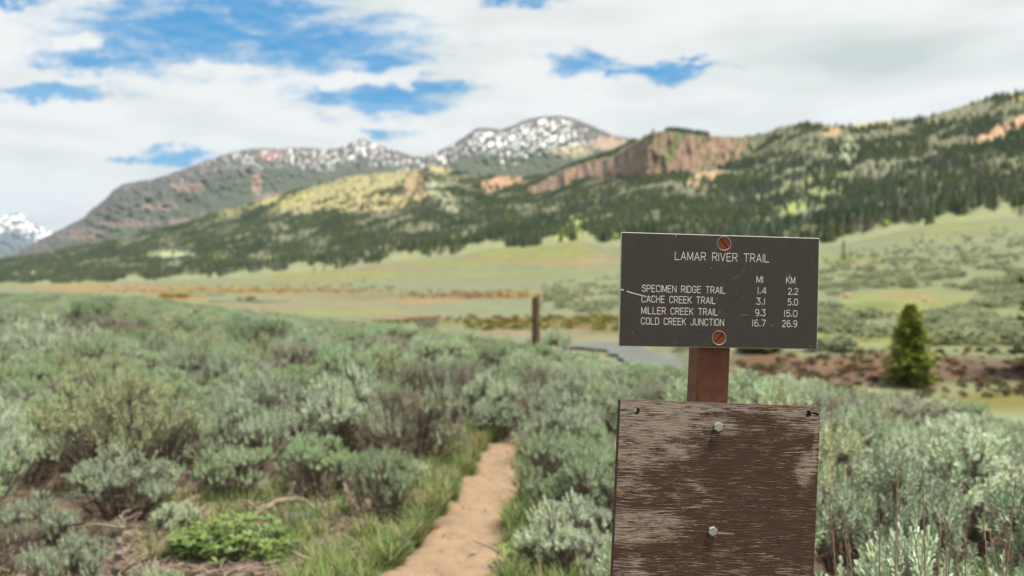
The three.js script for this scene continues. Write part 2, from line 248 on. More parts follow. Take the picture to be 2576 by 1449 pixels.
const footOpen = (x, t) => sstep(0.0, 0.05, t - 0.075 - 0.13 * fbm(x * 0.011 + 3, 7, 3));
const hill = ridgeMesh('forested_hills', 'forested foothills with a red brown cliff and pale grass slopes', -700, 3300, 5, 150, hillPoint, (x, y, X, Z, t) => { const [c, k] = hillLook(x, y, X, Z), o = footOpen(x, t); return [mixc(mixc([0.155, 0.19, 0.09], [0.205, 0.215, 0.105], clamp(0.5 + fbm(X * 0.02, Z * 0.02, 3))), c, o), k * o]; });
const peakCrest = table([[-700, 690], [-200, 680], [0, 656], [30, 640], [60, 625], [100, 602], [120, 591], [150, 578], [180, 563], [215, 545], [225, 531], [245, 516], [270, 496], [285, 478], [310, 463], [345, 456], [380, 451], [420, 440], [460, 426], [500, 412], [530, 401], [560, 390], [590, 381], [640, 374], [700, 373], [760, 371], [830, 375], [860, 370], [885, 359], [910, 348], [935, 360], [975, 372], [1000, 379], [1025, 389], [1040, 394], [1070, 393], [1090, 386], [1120, 372], [1150, 356], [1180, 336], [1200, 322], [1230, 322], [1260, 326], [1290, 316], [1320, 302], [1360, 293], [1410, 291], [1440, 297], [1470, 309], [1500, 321], [1540, 339], [1580, 346], [1620, 352], [1700, 380], [1900, 430]]);
const peakD = table([[-700, 5200], [0, 5200], [300, 5600], [700, 6400], [1000, 6100], [1080, 5600], [1400, 5000], [1900, 4600]]);
const snowy = table([[-100, 0], [260, 0.12], [330, 0.3], [500, 0.34], [600, 0.60], [760, 0.60], [860, 0.66], [910, 0.72], [1040, 0.55], [1150, 0.62], [1220, 0.78], [1420, 0.84], [1490, 0.45], [1540, 0.2], [1580, 0]]), snowDeep = table([[260, 30], [500, 48], [700, 70], [1000, 58], [1150, 60], [1300, 108], [1450, 104], [1540, 50]]);
const gully = (x, y) => 1 - 2 * Math.abs(fbm((x - 0.45 * (y - peakCrest(x))) * 0.014, y * 0.012, 4));
ridgeMesh('snowy_mountains', 'grey rock mountain ridge streaked with melting snow', -700, 1900, 3, 150, (x, t) => {
  const yc = peakCrest(x) + 1.6 * fbm(x * 0.06, 8, 3), yb = Math.max(hillCrest(x) + 26, yc + 20), y = mix(yb, yc, t), db = hillCrestD(x) * 1.12, dc = peakD(x);
  const rid = gully(x, y);
  return [y, mix(db, dc, Math.pow(t, 0.8)) * (1 - 0.028 * Math.sin(Math.PI * clamp(t * 0.96 + 0.02)) * (rid + 0.8 * fbm(x * 0.05, y * 0.05, 3)))];
}, (x, y, X, Z, t) => {
  const below = y - peakCrest(x), n = fbm(x * 0.02, y * 0.02, 4);
  let c = mixc([0.056, 0.057, 0.06], [0.105, 0.088, 0.078], clamp(0.5 + n));
  c = mixc(c, [0.055, 0.076, 0.046], sstep(-0.25, 0.3, fbm(x * 0.022 + 70, y * 0.04, 4) * 1.3 + (below - 34) * 0.012) * 0.92);
  const blob = (px, py, rx, ry, k, s) => { const q = 1 - Math.hypot((x - px) / rx, (y - py) / ry) + 0.5 * fbm(x * 0.05, y * 0.05, 3); c = mixc(c, k, s * sstep(-0.1, 0.35, q)); };
  blob(680, 392, 36, 14, [0.22, 0.11, 0.10], 0.9); blob(645, 460, 14, 34, [0.28, 0.19, 0.14], 0.8); blob(1530, 362, 50, 20, [0.30, 0.22, 0.15], 0.9); blob(1440, 380, 55, 18, [0.30, 0.26, 0.15], 0.7); blob(470, 470, 50, 14, [0.22, 0.155, 0.13], 0.7); blob(320, 560, 80, 12, [0.2, 0.15, 0.125], 0.6); blob(210, 590, 60, 14, [0.19, 0.14, 0.12], 0.6); blob(400, 520, 60, 12, [0.19, 0.15, 0.125], 0.7); blob(470, 560, 60, 10, [0.23, 0.16, 0.14], 0.7); blob(700, 500, 60, 18, [0.25, 0.18, 0.15], 0.6); blob(560, 545, 70, 12, [0.24, 0.17, 0.145], 0.8);
  const deep = snowDeep(x), a = snowy(x) * sstep(deep * 1.25, deep * 0.55, below) * sstep(x > 1150 ? -1 : -4, x > 1150 ? 12 : 3, below);
  const s = 0.5 + 0.62 * fbm((x + 0.3 * below) * 0.10, y * 0.042, 4) + 0.20 * N2(x * 0.25, y * 0.2) + 0.16 * gully(x, y);
  c = mixc(c, [0.74, 0.76, 0.79], sstep(0.0, 0.16, a * 0.72 - s));
  return [c, 0.9 * sstep(40, 80, below) * (x < 1100 ? 1 : 0.8)];
});
const farCrest = table([[-700, 600], [-400, 575], [-150, 560], [-40, 556], [0, 549], [20, 541], [45, 535], [58, 541], [70, 556], [95, 566], [110, 576], [130, 583], [160, 600], [220, 640], [300, 680]]);
ridgeMesh('distant_peak', 'faraway blue snow covered peak closing the valley', -700, 300, 3, 60, (x, t) => { const y = mix(690, farCrest(x) + 1.5 * fbm(x * 0.08, 1, 3), t); return [y, mix(11500, 15000, t) * (1 - 0.02 * Math.sin(Math.PI * t) * fbm(x * 0.04, y * 0.03, 4))]; }, (x, y) => {
  const below = y - farCrest(x), n = 0.5 + 0.5 * fbm(x * 0.05 + 5, y * 0.06, 4), s = sstep(0.0, 0.1, 0.52 * sstep(95, 10, below) - n + 0.02);
  return [mixc(mixc([0.10, 0.11, 0.12], [0.08, 0.11, 0.08], sstep(60, 110, below)), [0.84, 0.86, 0.9], s), 0];
});

// ---------------------------------------------------------------- conifers
function conifer(seed, h, r, whorls, per, tufts, quads, droop, col, tw = 0.05) {
  const q = rng(seed), crown = new Soup(), trunk = new Soup();
  const pts = [], rad = []; for (let i = 0; i <= 6; i++) { const t = i / 6; pts.push([0.02 * h * N2(t * 2, seed) * t, t * h * 0.985, 0.02 * h * N2(t * 2, seed + 9) * t]); rad.push(h * 0.018 * (1 - t) + 0.01); }
  trunk.tube(pts, rad, 6, [0.12, 0.09, 0.065]);
  for (let k = 0; k < whorls; k++) {
    const t0 = 0.05 + 0.94 * Math.pow(k / (whorls - 1), 0.95);
    const L0 = r * Math.pow(1 - t0, 0.78) * (0.78 + 0.44 * q()) + 0.04 * r;
    for (let b = 0; b < per; b++) {
      const a = (b + q()) / per * 6.283, t = t0 + (q() - 0.5) * 0.5 / whorls, L = L0 * (0.72 + 0.5 * q()), dip = droop * (1 - t) - 0.35 * t, ca = Math.cos(a), sa = Math.sin(a);
      const cc = 0.75 + 0.5 * q(), bc = [col[0] * cc, col[1] * cc, col[2] * cc * (0.8 + 0.4 * q())];
      for (let s = 0; s < tufts; s++) {
        const u = (s + 0.4 + 0.6 * q()) / tufts, x = L * u, y = t * h - dip * L * u + 0.12 * L * u * u, side = (q() - 0.5) * 0.5 * L * u;
        const P = [ca * x - sa * side, y + (q() - 0.5) * 0.05 * r, sa * x + ca * side];
        for (let m = 0; m < quads; m++) {
          const l = r * (0.10 + 0.10 * q()), w = r * tw * (0.6 + 0.8 * q()), th = a + (q() - 0.5) * 2.4, el = (q() - 0.35) * 1.2, D = [Math.cos(th) * Math.cos(el) * l, Math.sin(el) * l, Math.sin(th) * Math.cos(el) * l], S = [-Math.sin(th) * w, (q() - 0.5) * w, Math.cos(th) * w];
          crown.quad([P[0] - S[0], P[1] - S[1], P[2] - S[2]], [P[0] + S[0], P[1] + S[1], P[2] + S[2]], [P[0] + D[0] + S[0] * 0.4, P[1] + D[1] + S[1] * 0.4, P[2] + D[2] + S[2] * 0.4], [P[0] + D[0] - S[0] * 0.4, P[1] + D[1] - S[1] * 0.4, P[2] + D[2] - S[2] * 0.4], bc);
        }
      }
    }
  }
  return { trunk: trunk.geo(), crown: crown.geo() };
}
const leafMat = std({ vertexColors: true, roughness: 0.85, side: THREE.DoubleSide }), barkMat = std({ vertexColors: true, roughness: 0.95 });
{
  const c = conifer(21, 5.0, 1.85, 26, 12, 10, 4, 0.25, [0.25, 0.29, 0.05], 0.033);
  const base = at(2290, 966, 61), h = (966 - 772) / F * 61, g = thing('conifer_tree', 'small olive green conical conifer standing alone below the sagebrush slope', 'conifer');
  base.y = groundY(base.x, base.z) - 0.05; g.position.copy(base); g.scale.setScalar((EYE - (772 - CY) / F * 61 - base.y) / 5.0);
  obj('crown', c.crown, leafMat, g); obj('trunk', c.trunk, barkMat, g);
  const c2 = conifer(22, 12, 2.5, 15, 6, 9, 7, 0.1, [0.085, 0.10, 0.03], 0.045), g2 = thing('conifer_tree', 'dark loose branched pine rising beside the eroded river bank', 'conifer');
  const b2 = at(2662, 900, 62); b2.y = groundY(b2.x, b2.z) - 0.05; g2.position.copy(b2); obj('crown', c2.crown, leafMat, g2); obj('trunk', c2.trunk, barkMat, g2);
}
const tierTree = (() => {                                   // a far tree: ragged tiers of drooping boughs
  const s = new Soup(), q = rng(31), n = 9;
  for (let k = 0; k < 5; k++) { const y0 = 0.06 + k * 0.17, y1 = y0 + 0.34 - k * 0.018, R = 0.21 * (1 - k * 0.175); for (let i = 0; i < n; i++) { const a0 = i / n * 6.283 + k, a1 = (i + 1) / n * 6.283 + k, r0 = R * (i % 2 ? 0.72 : 1.1) * (0.85 + 0.3 * q()), r1 = R * (i % 2 ? 1.1 : 0.72) * (0.85 + 0.3 * q()); s.tri([Math.cos(a0) * r0, y0 - 0.02 * q(), Math.sin(a0) * r0], [0, Math.min(1, y1), 0], [Math.cos(a1) * r1, y0 - 0.02 * q(), Math.sin(a1) * r1], [1, 1, 1]); } }
  s.tube([[0, -0.05, 0], [0, 0.3, 0]], [0.02, 0.014], 4, [0.9, 0.75, 0.65]);
  return s.geo();
})();
const snagTree = (() => { const s = new Soup(), q = rng(33); s.tube([[0, -0.05, 0], [0.01, 0.5, 0], [0, 1, 0]], [0.022, 0.014, 0.004], 4, [1, 1, 1]); for (let i = 0; i < 26; i++) { const t = 0.15 + 0.8 * q(), a = q() * 6.283, L = 0.17 * (1.1 - t), p = [0, t, 0], e = [Math.cos(a) * L, t + 0.04 * (q() - 0.3), Math.sin(a) * L]; s.tube([p, e], [0.012, 0.008], 3, [1, 1, 1]); } return s.geo(); })();
const roundTree = (() => { const g = new THREE.IcosahedronGeometry(0.5, 2).toNonIndexed(), p = g.attributes.position; for (let i = 0; i < p.count; i++) { const v = new THREE.Vector3().fromBufferAttribute(p, i), k = 1 + 0.35 * N3(v.x * 5, v.y * 5, v.z * 5) + 0.2 * N3(v.x * 12, v.y * 12, v.z * 12); p.setXYZ(i, v.x * k * 0.8, 0.48 + v.y * k, v.z * k * 0.8); } g.deleteAttribute('uv'); g.computeVertexNormals(); g.setAttribute('color', new THREE.Float32BufferAttribute(new Float32Array(p.count * 3).fill(1), 3)); return g; })();
function scatter(name, geo, list, label, category, rough = 0.95) { // list of [x, y, z, height, width, turn, colour]
  const m = new THREE.InstancedMesh(geo, std({ vertexColors: true, roughness: rough, side: THREE.DoubleSide }), list.length), M = new THREE.Matrix4(), Q = new THREE.Quaternion(), E = new THREE.Euler(), S = new THREE.Vector3(), P = new THREE.Vector3(), C = new THREE.Color();
  list.forEach(([x, y, z, h, w, t, c, tilt = 0], i) => { Q.setFromEuler(E.set(tilt * Math.cos(t * 7), t, tilt * Math.sin(t * 5))); m.setMatrixAt(i, M.compose(P.set(x, y, z), Q, S.set(w, h, w))); m.setColorAt(i, C.setRGB(c[0], c[1], c[2])); });
  m.name = numbered(name); scene.add(shadowed(m)); return tag(m, label, category, null, 'stuff');
}
const front = [];
{
  const q = rng(41), green = [], grey = [], light = [], { cols, rows, pos, dens, x0, dx } = hill;
  const cells = [], cum = []; let sum = 0;
  for (let j = 0; j < rows - 1; j++) for (let i = 0; i < cols - 1; i++) {
    const x = x0 + i * dx; if (x < -350 || x > 2900) continue;
    const a = j * cols + i, ux = pos[3 * (a + 1)] - pos[3 * a], uz = pos[3 * (a + 1) + 2] - pos[3 * a + 2], vx = pos[3 * (a + cols)] - pos[3 * a], vz = pos[3 * (a + cols) + 2] - pos[3 * a + 2];
    const area = Math.abs(ux * vz - uz * vx); sum += area * dens[a] * (j < 1 ? 0 : 1); cells.push(a); cum.push(sum);
  }
  for (let n = 0; n < 100000; n++) {
    const w = q() * sum; let lo = 0, hi = cum.length - 1; while (lo < hi) { const m = (lo + hi) >> 1; if (cum[m] < w) lo = m + 1; else hi = m; }
    const a = cells[lo], u = q(), v = q(), g = (k) => pos[3 * a + k] * (1 - u) * (1 - v) + pos[3 * (a + 1) + k] * u * (1 - v) + pos[3 * (a + cols) + k] * (1 - u) * v + pos[3 * (a + cols + 1) + k] * u * v;
    const X = g(0), Y = g(1), Z = g(2), clump = fbm(X * 0.009 + 3, Z * 0.009, 3), d = -Z, xv = CX + F * X / d, yv = CY - (Y - EYE) * F / d;
    if (q() < 0.92 * sstep(0.12, -0.22, clump)) continue;
    const h = (8 + 5 * q()) * (0.8 + 0.25 * clump) * (d > 1300 ? 0.85 : 1), br = 0.7 + 0.6 * q(), gz = fbm(X * 0.006 + 50, Z * 0.006, 3) + (xv > 2250 && yv > 400 ? 0.25 : 0) + (yv > 470 && xv > 1300 && yv < 540 ? 0.12 : 0), kind = q();
    if (gz > 0.08 && kind < 0.45) grey.push([X, Y - 0.3, Z, h * 0.95, h * 1.1, q() * 6.28, [0.27 * br, 0.24 * br, 0.225 * br]]);
    else if (kind > 0.965) light.push([X, Y - 0.3, Z, h * 0.5, h * 0.5, q() * 6.28, [0.22 * br, 0.29 * br, 0.07 * br]]);
    else { const o = clamp(0.5 + 0.9 * fbm(X * 0.004, Z * 0.004 + 20, 2)); green.push([X, Y - 0.3, Z, h, h * (0.9 + 0.35 * q()), q() * 6.28, [mix(0.054, 0.09, o) * br, mix(0.09, 0.118, o) * br, mix(0.044, 0.04, o) * br]]); }
  }
  scatter('conifer_forest', tierTree, green, 'dark green conifer forest covering the hillsides', 'forest');
  scatter('dead_tree_stand', snagTree, grey, 'grey bare dead trees among the hillside forest', 'dead trees');
  scatter('leafy_thicket', roundTree, light, 'light green leafy thickets between the hillside conifers', 'thicket');
}
{ // the front row of the forest, tree by tree
  const q = rng(43), kinds = [0, 1, 2].map((k) => conifer(50 + k, 12, [1.9, 2.2, 1.7][k], 13, 7, 5, 3, 0.3, [[0.055, 0.08, 0.034], [0.08, 0.098, 0.03], [0.062, 0.085, 0.034]][k], 0.10));
  const spots = [];
  for (let i = 0; i < 230; i++) { const x = mix(150, 2590, (i + q()) / 230); if ((x > 1500 && x < 2040 && q() < 0.4) || (x > 640 && x < 800 && q() < 0.75) || (x > 1380 && x < 1475 && q() < 0.8) || (x > 2300 && q() < 0.2)) continue; let t = 0; while (t < 0.3 && footOpen(x, t) < 0.3) t += 0.005; spots.push([x, 0, 0.65 + 0.5 * q(), 'edge', Math.max(0.005, t + 0.02 * q() - (q() < 0.12 ? 0.05 * q() : 0))]); }
  for (const s of [[915, 600, 0.38, 'lone'], [2122, 300, 0.55, 'pair'], [2140, 305, 0.32, 'pair'], [815, 960, 0.9, 'out'], [790, 965, 0.6, 'out']]) spots.push(s);
  const label = { edge: 'dark conifer in the front row at the foot of the forested hill', lone: 'single tiny conifer out on the pale grass terrace', pair: 'slim conifer standing apart on the open sage slope behind the sign', out: 'conifer standing just out from the forest edge on yellow grass' };
  spots.forEach(([x, d0, s, k, t], i) => { const P = t === undefined ? null : at(x, ...hillPoint(x, t)), d = P ? -P.z : d0, X = (x - CX) / F * d, g = thing('forest_conifer', label[k], 'conifer', k === 'lone' ? null : { edge: 'front row of forest conifers', pair: 'conifers apart on the sage slope', out: 'conifers out from the forest edge' }[k]); const c = kinds[i % 3]; g.position.set(X, (P ? P.y : groundY(X, -d)) - 0.3, -d); g.scale.setScalar(s); g.rotation.y = q() * 6.28; obj('crown', c.crown, leafMat, g); obj('trunk', c.trunk, barkMat, g); });
}

// ---------------------------------------------------------------- river and pools
const waterMat = new THREE.MeshPhysicalMaterial({ color: new THREE.Color().setRGB(0.16, 0.18, 0.18), roughness: 0.18, metalness: 0, ior: 1.33 });
function water(name, label, pts, lift) {                    // pts: [column, distance, half-width]
  const s = new Soup(), line = pts.map(([x, d, w]) => [(x - CX) / F * d, -d, w]), L = [], R = [];
  const curve = new THREE.CatmullRomCurve3(line.map(([X, Z, w]) => new THREE.Vector3(X, w, Z)));
  for (let i = 0; i <= 60; i++) { const p = curve.getPoint(i / 60), t = curve.getTangent(i / 60), n = Math.hypot(t.x, t.z), w = Math.max(0.2, p.y * (1 + 0.2 * N2(i * 0.3, pts[0][0]))); L.push([p.x - t.z / n * w, 0, p.z + t.x / n * w]); R.push([p.x + t.z / n * w, 0, p.z - t.x / n * w]); }
  const y = lift; for (const v of [...L, ...R]) v[1] = y;
  for (let i = 0; i < 60; i++) s.quad(L[i], R[i], R[i + 1], L[i + 1], [1, 1, 1]);
  tag(obj(name, s.geo(), waterMat), label, 'water', null, 'structure');
}
water('river', 'grey river bending below the sagebrush bank', [[2300, 50, 4], [1950, 62, 6], [1700, 84, 4], [1570, 101, 4], [1480, 104, 4], [1430, 108, 3]], EYE - 6.72);
water('river_channel', 'thin blue grey river channel across the far flats', [[528, 318, 2], [560, 320, 9], [640, 322, 10], [700, 318, 6], [722, 316, 1]], EYE - 6.62);
water('river_channel', 'narrow pale channel near the ochre reeds', [[455, 455, 3], [490, 458, 14], [550, 452, 5]], EYE - 6.5);
water('pool', 'tiny blue pool at the end of the gravel bar', [[1090, 372, 1], [1105, 374, 6], [1120, 376, 1]], EYE - 5.55);

// ---------------------------------------------------------------- sagebrush
function leaf(s, P, D, N, l, w, col, lobed) {               // from P along D, flat side across N
  const S = [D[1] * N[2] - D[2] * N[1], D[2] * N[0] - D[0] * N[2], D[0] * N[1] - D[1] * N[0]];
  const pt = (a, b, c = 0) => [P[0] + D[0] * a * l + S[0] * b * w + N[0] * c * l, P[1] + D[1] * a * l + S[1] * b * w + N[1] * c * l, P[2] + D[2] * a * l + S[2] * b * w + N[2] * c * l];
  if (!lobed) { s.quad(pt(0, -0.16), pt(0, 0.16), pt(1, 0.5, 0.06), pt(1, -0.5, 0.06), col); return; }
  s.quad(pt(0, -0.13), pt(0, 0.13), pt(0.45, 0.2, 0.05), pt(0.45, -0.2, 0.05), col); s.quad(pt(0.45, -0.2, 0.05), pt(0.45, 0.2, 0.05), pt(0.8, 0.46, 0.04), pt(0.8, -0.46, 0.04), col);
  s.tri(pt(0.8, -0.46, 0.04), pt(0.8, -0.13, 0.04), pt(0.96, -0.42, 0.0), col); s.tri(pt(0.8, -0.17, 0.04), pt(0.8, 0.17, 0.04), pt(1.02, 0, 0.0), col); s.tri(pt(0.8, 0.13, 0.04), pt(0.8, 0.46, 0.04), pt(0.96, 0.42, 0.0), col);
}
function sage(seed, o) {
  const { R = 0.5, H = 0.6, lobes = 19, shoots = 470, leaves = 22, l = 0.0245, w = 0.0082, bare = 0.17, tint = [0.40, 0.50, 0.365], lobed = false, twigs = 170, shootL = 0.066 } = o, q = rng(seed), F_ = new Soup(), B = new Soup(), nodes = [];
  for (let k = 0; k < lobes; k++) {
    const a = (k + 0.7 * q()) / lobes * 6.283 * 2.6, rr = R * 0.8 * Math.sqrt((k + 0.5) / lobes), y = H * (0.34 + 0.6 * q()) * (1 - 0.45 * (rr / R) ** 2), c = [Math.cos(a) * rr, y, Math.sin(a) * rr];
    const pts = [], rad = [], b0 = [Math.cos(a) * 0.03, -0.04, Math.sin(a) * 0.03];
    for (let i = 0; i <= 5; i++) { const t = i / 5, e = Math.sin(Math.PI * t) * 0.12 * R; pts.push([mix(b0[0], c[0], t ** 0.8) + e * (q() - 0.5), mix(b0[1], c[1], t ** 1.3) + e * 0.4 * (q() - 0.5), mix(b0[2], c[2], t ** 0.8) + e * (q() - 0.5)]); rad.push(mix(0.017, 0.006, t) * (R / 0.5)); }
    const bc = 0.8 + 0.4 * q(); B.tube(pts, rad, 5, [0.12 * bc, 0.092 * bc, 0.074 * bc]);
    nodes.push({ c, r: R * (0.2 + 0.15 * q()), pts });
  }
  const twig = (p, e, r0, col) => { const m = [mix(p[0], e[0], 0.5) + (q() - 0.5) * 0.05, mix(p[1], e[1], 0.5) + (q() - 0.5) * 0.04, mix(p[2], e[2], 0.5) + (q() - 0.5) * 0.05]; B.tube([p, m, e], [r0, r0 * 0.75, r0 * 0.4], 3, col); return m; };
  for (let k = 0; k < shoots; k++) {
    const nd = nodes[(q() * nodes.length) | 0], th = q() * 6.283, cz = mix(-0.15, 1, Math.sqrt(q())), sz = Math.sqrt(Math.max(0, 1 - cz * cz)), out = Math.hypot(nd.c[0], nd.c[2]) + 1e-3;
    let D = new THREE.Vector3(Math.cos(th) * sz + 0.35 * nd.c[0] / out * (out / R), cz, Math.sin(th) * sz + 0.35 * nd.c[2] / out * (out / R)).normalize();
    const rr = nd.r * (0.7 + 0.42 * q()), e = [nd.c[0] + D.x * rr, Math.max(0.05, nd.c[1] + D.y * rr * 0.8), nd.c[2] + D.z * rr], p = nd.pts[3 + ((q() * 3) | 0)];
    const ax = new THREE.Vector3(D.x * 0.55, D.y * 0.5 + 0.62, D.z * 0.55).normalize(), bb = 0.7 + 0.6 * q();
    twig(p, e, 0.0032, [0.145 * bb, 0.115 * bb, 0.095 * bb]);
    const isBare = q() < bare, sl = shootL * (0.7 + 0.6 * q()), tipE = [e[0] + ax.x * sl, e[1] + ax.y * sl, e[2] + ax.z * sl];
    B.tube([e, tipE], [0.002, 0.001], 3, isBare ? [0.25 * bb, 0.2 * bb, 0.16 * bb] : [tint[0] * 0.8, tint[1] * 0.8, tint[2] * 0.7]);
    if (isBare) { for (let i = 0; i < 4; i++) { const f = 0.3 + q(); B.tube([e, [e[0] + (ax.x + (q() - 0.5) * 1.3) * sl * f, e[1] + (ax.y + (q() - 0.5)) * sl * f, e[2] + (ax.z + (q() - 0.5) * 1.3) * sl * f]], [0.0018, 0.0008], 3, [0.26 * bb, 0.21 * bb, 0.17 * bb]); } continue; }
    const br = 0.8 + 0.4 * q(), yel = q() * q() * 0.3, sc = [tint[0] * br * (1 + 0.15 * yel), tint[1] * br, tint[2] * br * (1 - 0.8 * yel)], X = new THREE.Vector3(0.3, 0.2, 0.9).cross(ax).normalize(), Y = new THREE.Vector3().crossVectors(ax, X);
    for (let i = 0; i < leaves; i++) {
      const t = (i + q()) / leaves, a = i * 2.4 + q(), fi = mix(1.15, 0.3, t) + 0.25 * (q() - 0.5), cf = Math.cos(fi), sf = Math.sin(fi), ux = X.x * Math.cos(a) + Y.x * Math.sin(a), uy = X.y * Math.cos(a) + Y.y * Math.sin(a), uz = X.z * Math.cos(a) + Y.z * Math.sin(a);
      const LD = [ax.x * cf + ux * sf, ax.y * cf + uy * sf, ax.z * cf + uz * sf], NN = [ux * cf - ax.x * sf, uy * cf - ax.y * sf, uz * cf - ax.z * sf], v = 0.9 + 0.2 * q();
      leaf(F_, [e[0] + ax.x * sl * t, e[1] + ax.y * sl * t, e[2] + ax.z * sl * t], LD, NN, l * (0.7 + 0.6 * q()), w * (0.8 + 0.4 * q()), [sc[0] * v, sc[1] * v, sc[2] * v], lobed);
    }
  }
  for (let k = 0; k < twigs; k++) { const nd = nodes[(q() * nodes.length) | 0], p = nd.pts[1 + ((q() * 4) | 0)], a = q() * 6.283, L = R * (0.2 + 0.45 * q()), bb = 0.7 + 0.6 * q(); const e = [p[0] + Math.cos(a) * L, Math.max(0.02, p[1] + (q() - 0.25) * 0.35 * H), p[2] + Math.sin(a) * L], m = twig(p, e, 0.0036, [0.22 * bb, 0.175 * bb, 0.145 * bb]); twig(m, [e[0] + (q() - 0.5) * 0.15, Math.max(0.02, e[1] + 0.1 * (q() - 0.3)), e[2] + (q() - 0.5) * 0.15], 0.002, [0.24 * bb, 0.19 * bb, 0.155 * bb]); }
  return { foliage: F_.geo(), stems: B.geo() };
}
const sageTone = [[1, 1, 1], [1.16, 1.14, 1.16], [0.92, 0.97, 0.86], [0.8, 0.8, 0.78]].map(([r, g, b]) => std({ color: new THREE.Color().setRGB(r, g, b), vertexColors: true, roughness: 0.8, side: THREE.DoubleSide })), sageMat = sageTone[0], stemMat = std({ vertexColors: true, roughness: 0.95, side: THREE.DoubleSide });
const kinds = [
  sage(101, {}), sage(102, { H: 0.68, tint: [0.365, 0.48, 0.315] }), sage(103, { H: 0.52, lobes: 22, tint: [0.435, 0.53, 0.41] }), sage(104, { tint: [0.39, 0.435, 0.275], bare: 0.16 }), sage(105, { H: 0.72, lobes: 15, tint: [0.32, 0.44, 0.285] }),
  sage(106, { bare: 0.55, shoots: 430, twigs: 190, tint: [0.34, 0.385, 0.30] }), sage(107, { bare: 0.82, shoots: 260, twigs: 260, tint: [0.34, 0.385, 0.30] }),
];
const kindLabel = ['rounded silver green sagebrush', 'tall fresh green sagebrush', 'low wide pale silver sagebrush', 'yellowish olive sagebrush', 'upright deep green sagebrush', 'half bare sagebrush with purple grey twigs', 'almost leafless grey brown sagebrush'];
const bushes = [];                                          // { X, Z, s, k, label }
const keyBush = (x, yb, wpx, k, label, hs = 1) => { const p = onGround(x, yb), d = -p.z; bushes.push({ X: p.x, Z: p.z, s: wpx / F * d / 1.12, hs: hs * 1.22, k, label }); };
keyBush(330, 1240, 430, 3, 'broad olive topped sagebrush mound with a dark twiggy heart', 0.92); keyBush(200, 1185, 330, 3, 'olive sagebrush joined to the back of the broad olive mound', 0.95); keyBush(60, 1225, 230, 0, 'silver sagebrush leaning out from the broad olive mound');
keyBush(590, 1265, 225, 1, 'small dense sagebrush just beyond the bright green forb', 0.9); keyBush(650, 1150, 330, 2, 'pale sagebrush behind the tangle of fallen branches'); keyBush(880, 1150, 330, 2, 'pale wide sagebrush with bare twigs hanging toward the trail'); keyBush(960, 1310, 215, 1, 'bushy green sagebrush crowding the grassy edge of the trail', 1.2); keyBush(170, 1500, 260, 0, 'low sagebrush beside the pale twisted snag', 0.95); keyBush(370, 1590, 250, 2, 'low silver sagebrush in front of the green forb'); keyBush(395, 1268, 110, 1, 'very small sagebrush sprig below the broad olive mound', 0.9); keyBush(15, 1440, 190, 6, 'dry twiggy sagebrush beside the low silver sagebrush', 1.1); keyBush(760, 1205, 210, 5, 'twiggy half bare sagebrush behind the fallen branches', 0.8);
keyBush(1420, 1165, 270, 2, 'silver sagebrush where the trail slips out of sight', 0.95); keyBush(1400, 1275, 260, 1, 'bright sagebrush on the trail bend nearer the sign'); keyBush(1480, 1215, 220, 0, 'sagebrush between the trail bend and the wooden board'); keyBush(1430, 1440, 310, 2, 'silver sagebrush spreading between the trail and the wooden board', 0.95); keyBush(1540, 1520, 220, 0, 'sagebrush tucked against the wooden board');
keyBush(440, 1345, 150, 0, 'small round sagebrush between the low snag and the green forb', 0.85); keyBush(1000, 1400, 90, 1, 'tiny sagebrush in the grass at the trail border', 0.9); keyBush(95, 1375, 230, 2, 'pale sagebrush filling the gap behind the low snag', 0.9); keyBush(265, 1385, 150, 5, 'scrappy half bare sagebrush right behind the low snag', 0.8); keyBush(820, 1415, 110, 0, 'small sagebrush sprig in the grass across from the green forb', 0.8); keyBush(735, 1345, 120, 5, 'small twiggy sagebrush among the fallen branches', 0.8); keyBush(1030, 1225, 120, 2, 'little pale sagebrush on the grassy trail border', 0.9); keyBush(1335, 888, 70, 2, 'low pale sagebrush hiding the foot of the wooden post', 0.9); keyBush(1265, 1098, 190, 0, 'sagebrush closing off the far end of the trail', 0.75); keyBush(1400, 905, 105, 0, 'round pale sagebrush standing against the wooden post', 1.15); keyBush(1075, 868, 78, 5, 'dark stemmed sagebrush topping the edge of the flat', 1.2);
keyBush(240, 985, 200, 1, 'leafy bright green sagebrush with a dark hollow'); keyBush(460, 1010, 150, 5, 'round twiggy sagebrush with a bare brown face'); keyBush(530, 1015, 170, 2, 'pale dome of sagebrush beside the twiggy round one'); keyBush(1060, 1080, 250, 5, 'grey twiggy sagebrush overhanging dry branches behind the trail grass'); keyBush(1180, 1060, 220, 6, 'leafless grey sagebrush above the end of the trail'); keyBush(1320, 1030, 160, 0, 'sagebrush behind the end of the trail');
const trailL = table([[0.5, -0.98], [3, -0.80], [5.05, -0.655], [6.0, -0.475], [6.78, -0.43], [7.6, -0.39], [8.65, -0.25], [9.25, -0.18], [10.2, 0.06], [11.2, 0.5], [12, 1.0]]), trailR = table([[0.5, -0.26], [3, -0.12], [5.05, -0.045], [5.57, -0.075], [6.65, -0.06], [7.9, 0.01], [9.2, 0.03], [10.0, 0.32], [11, 0.75], [12, 1.3]]);
const trailGap = (X, Z) => { const d = -Z; if (d < 0.4 || d > 9.7) return 9; return Math.max(trailL(d) - X, X - trailR(d)); };
const open = [[560, 1385, 0.42], [720, 1400, 0.4], [880, 1420, 0.35], [1000, 1250, 0.12], [1130, 1100, 0.3], [520, 1290, 0.22], [700, 1300, 0.3], [830, 1330, 0.3]].map(([x, y, r]) => { const p = onGround(x, y); return [p.x, p.z, r]; });
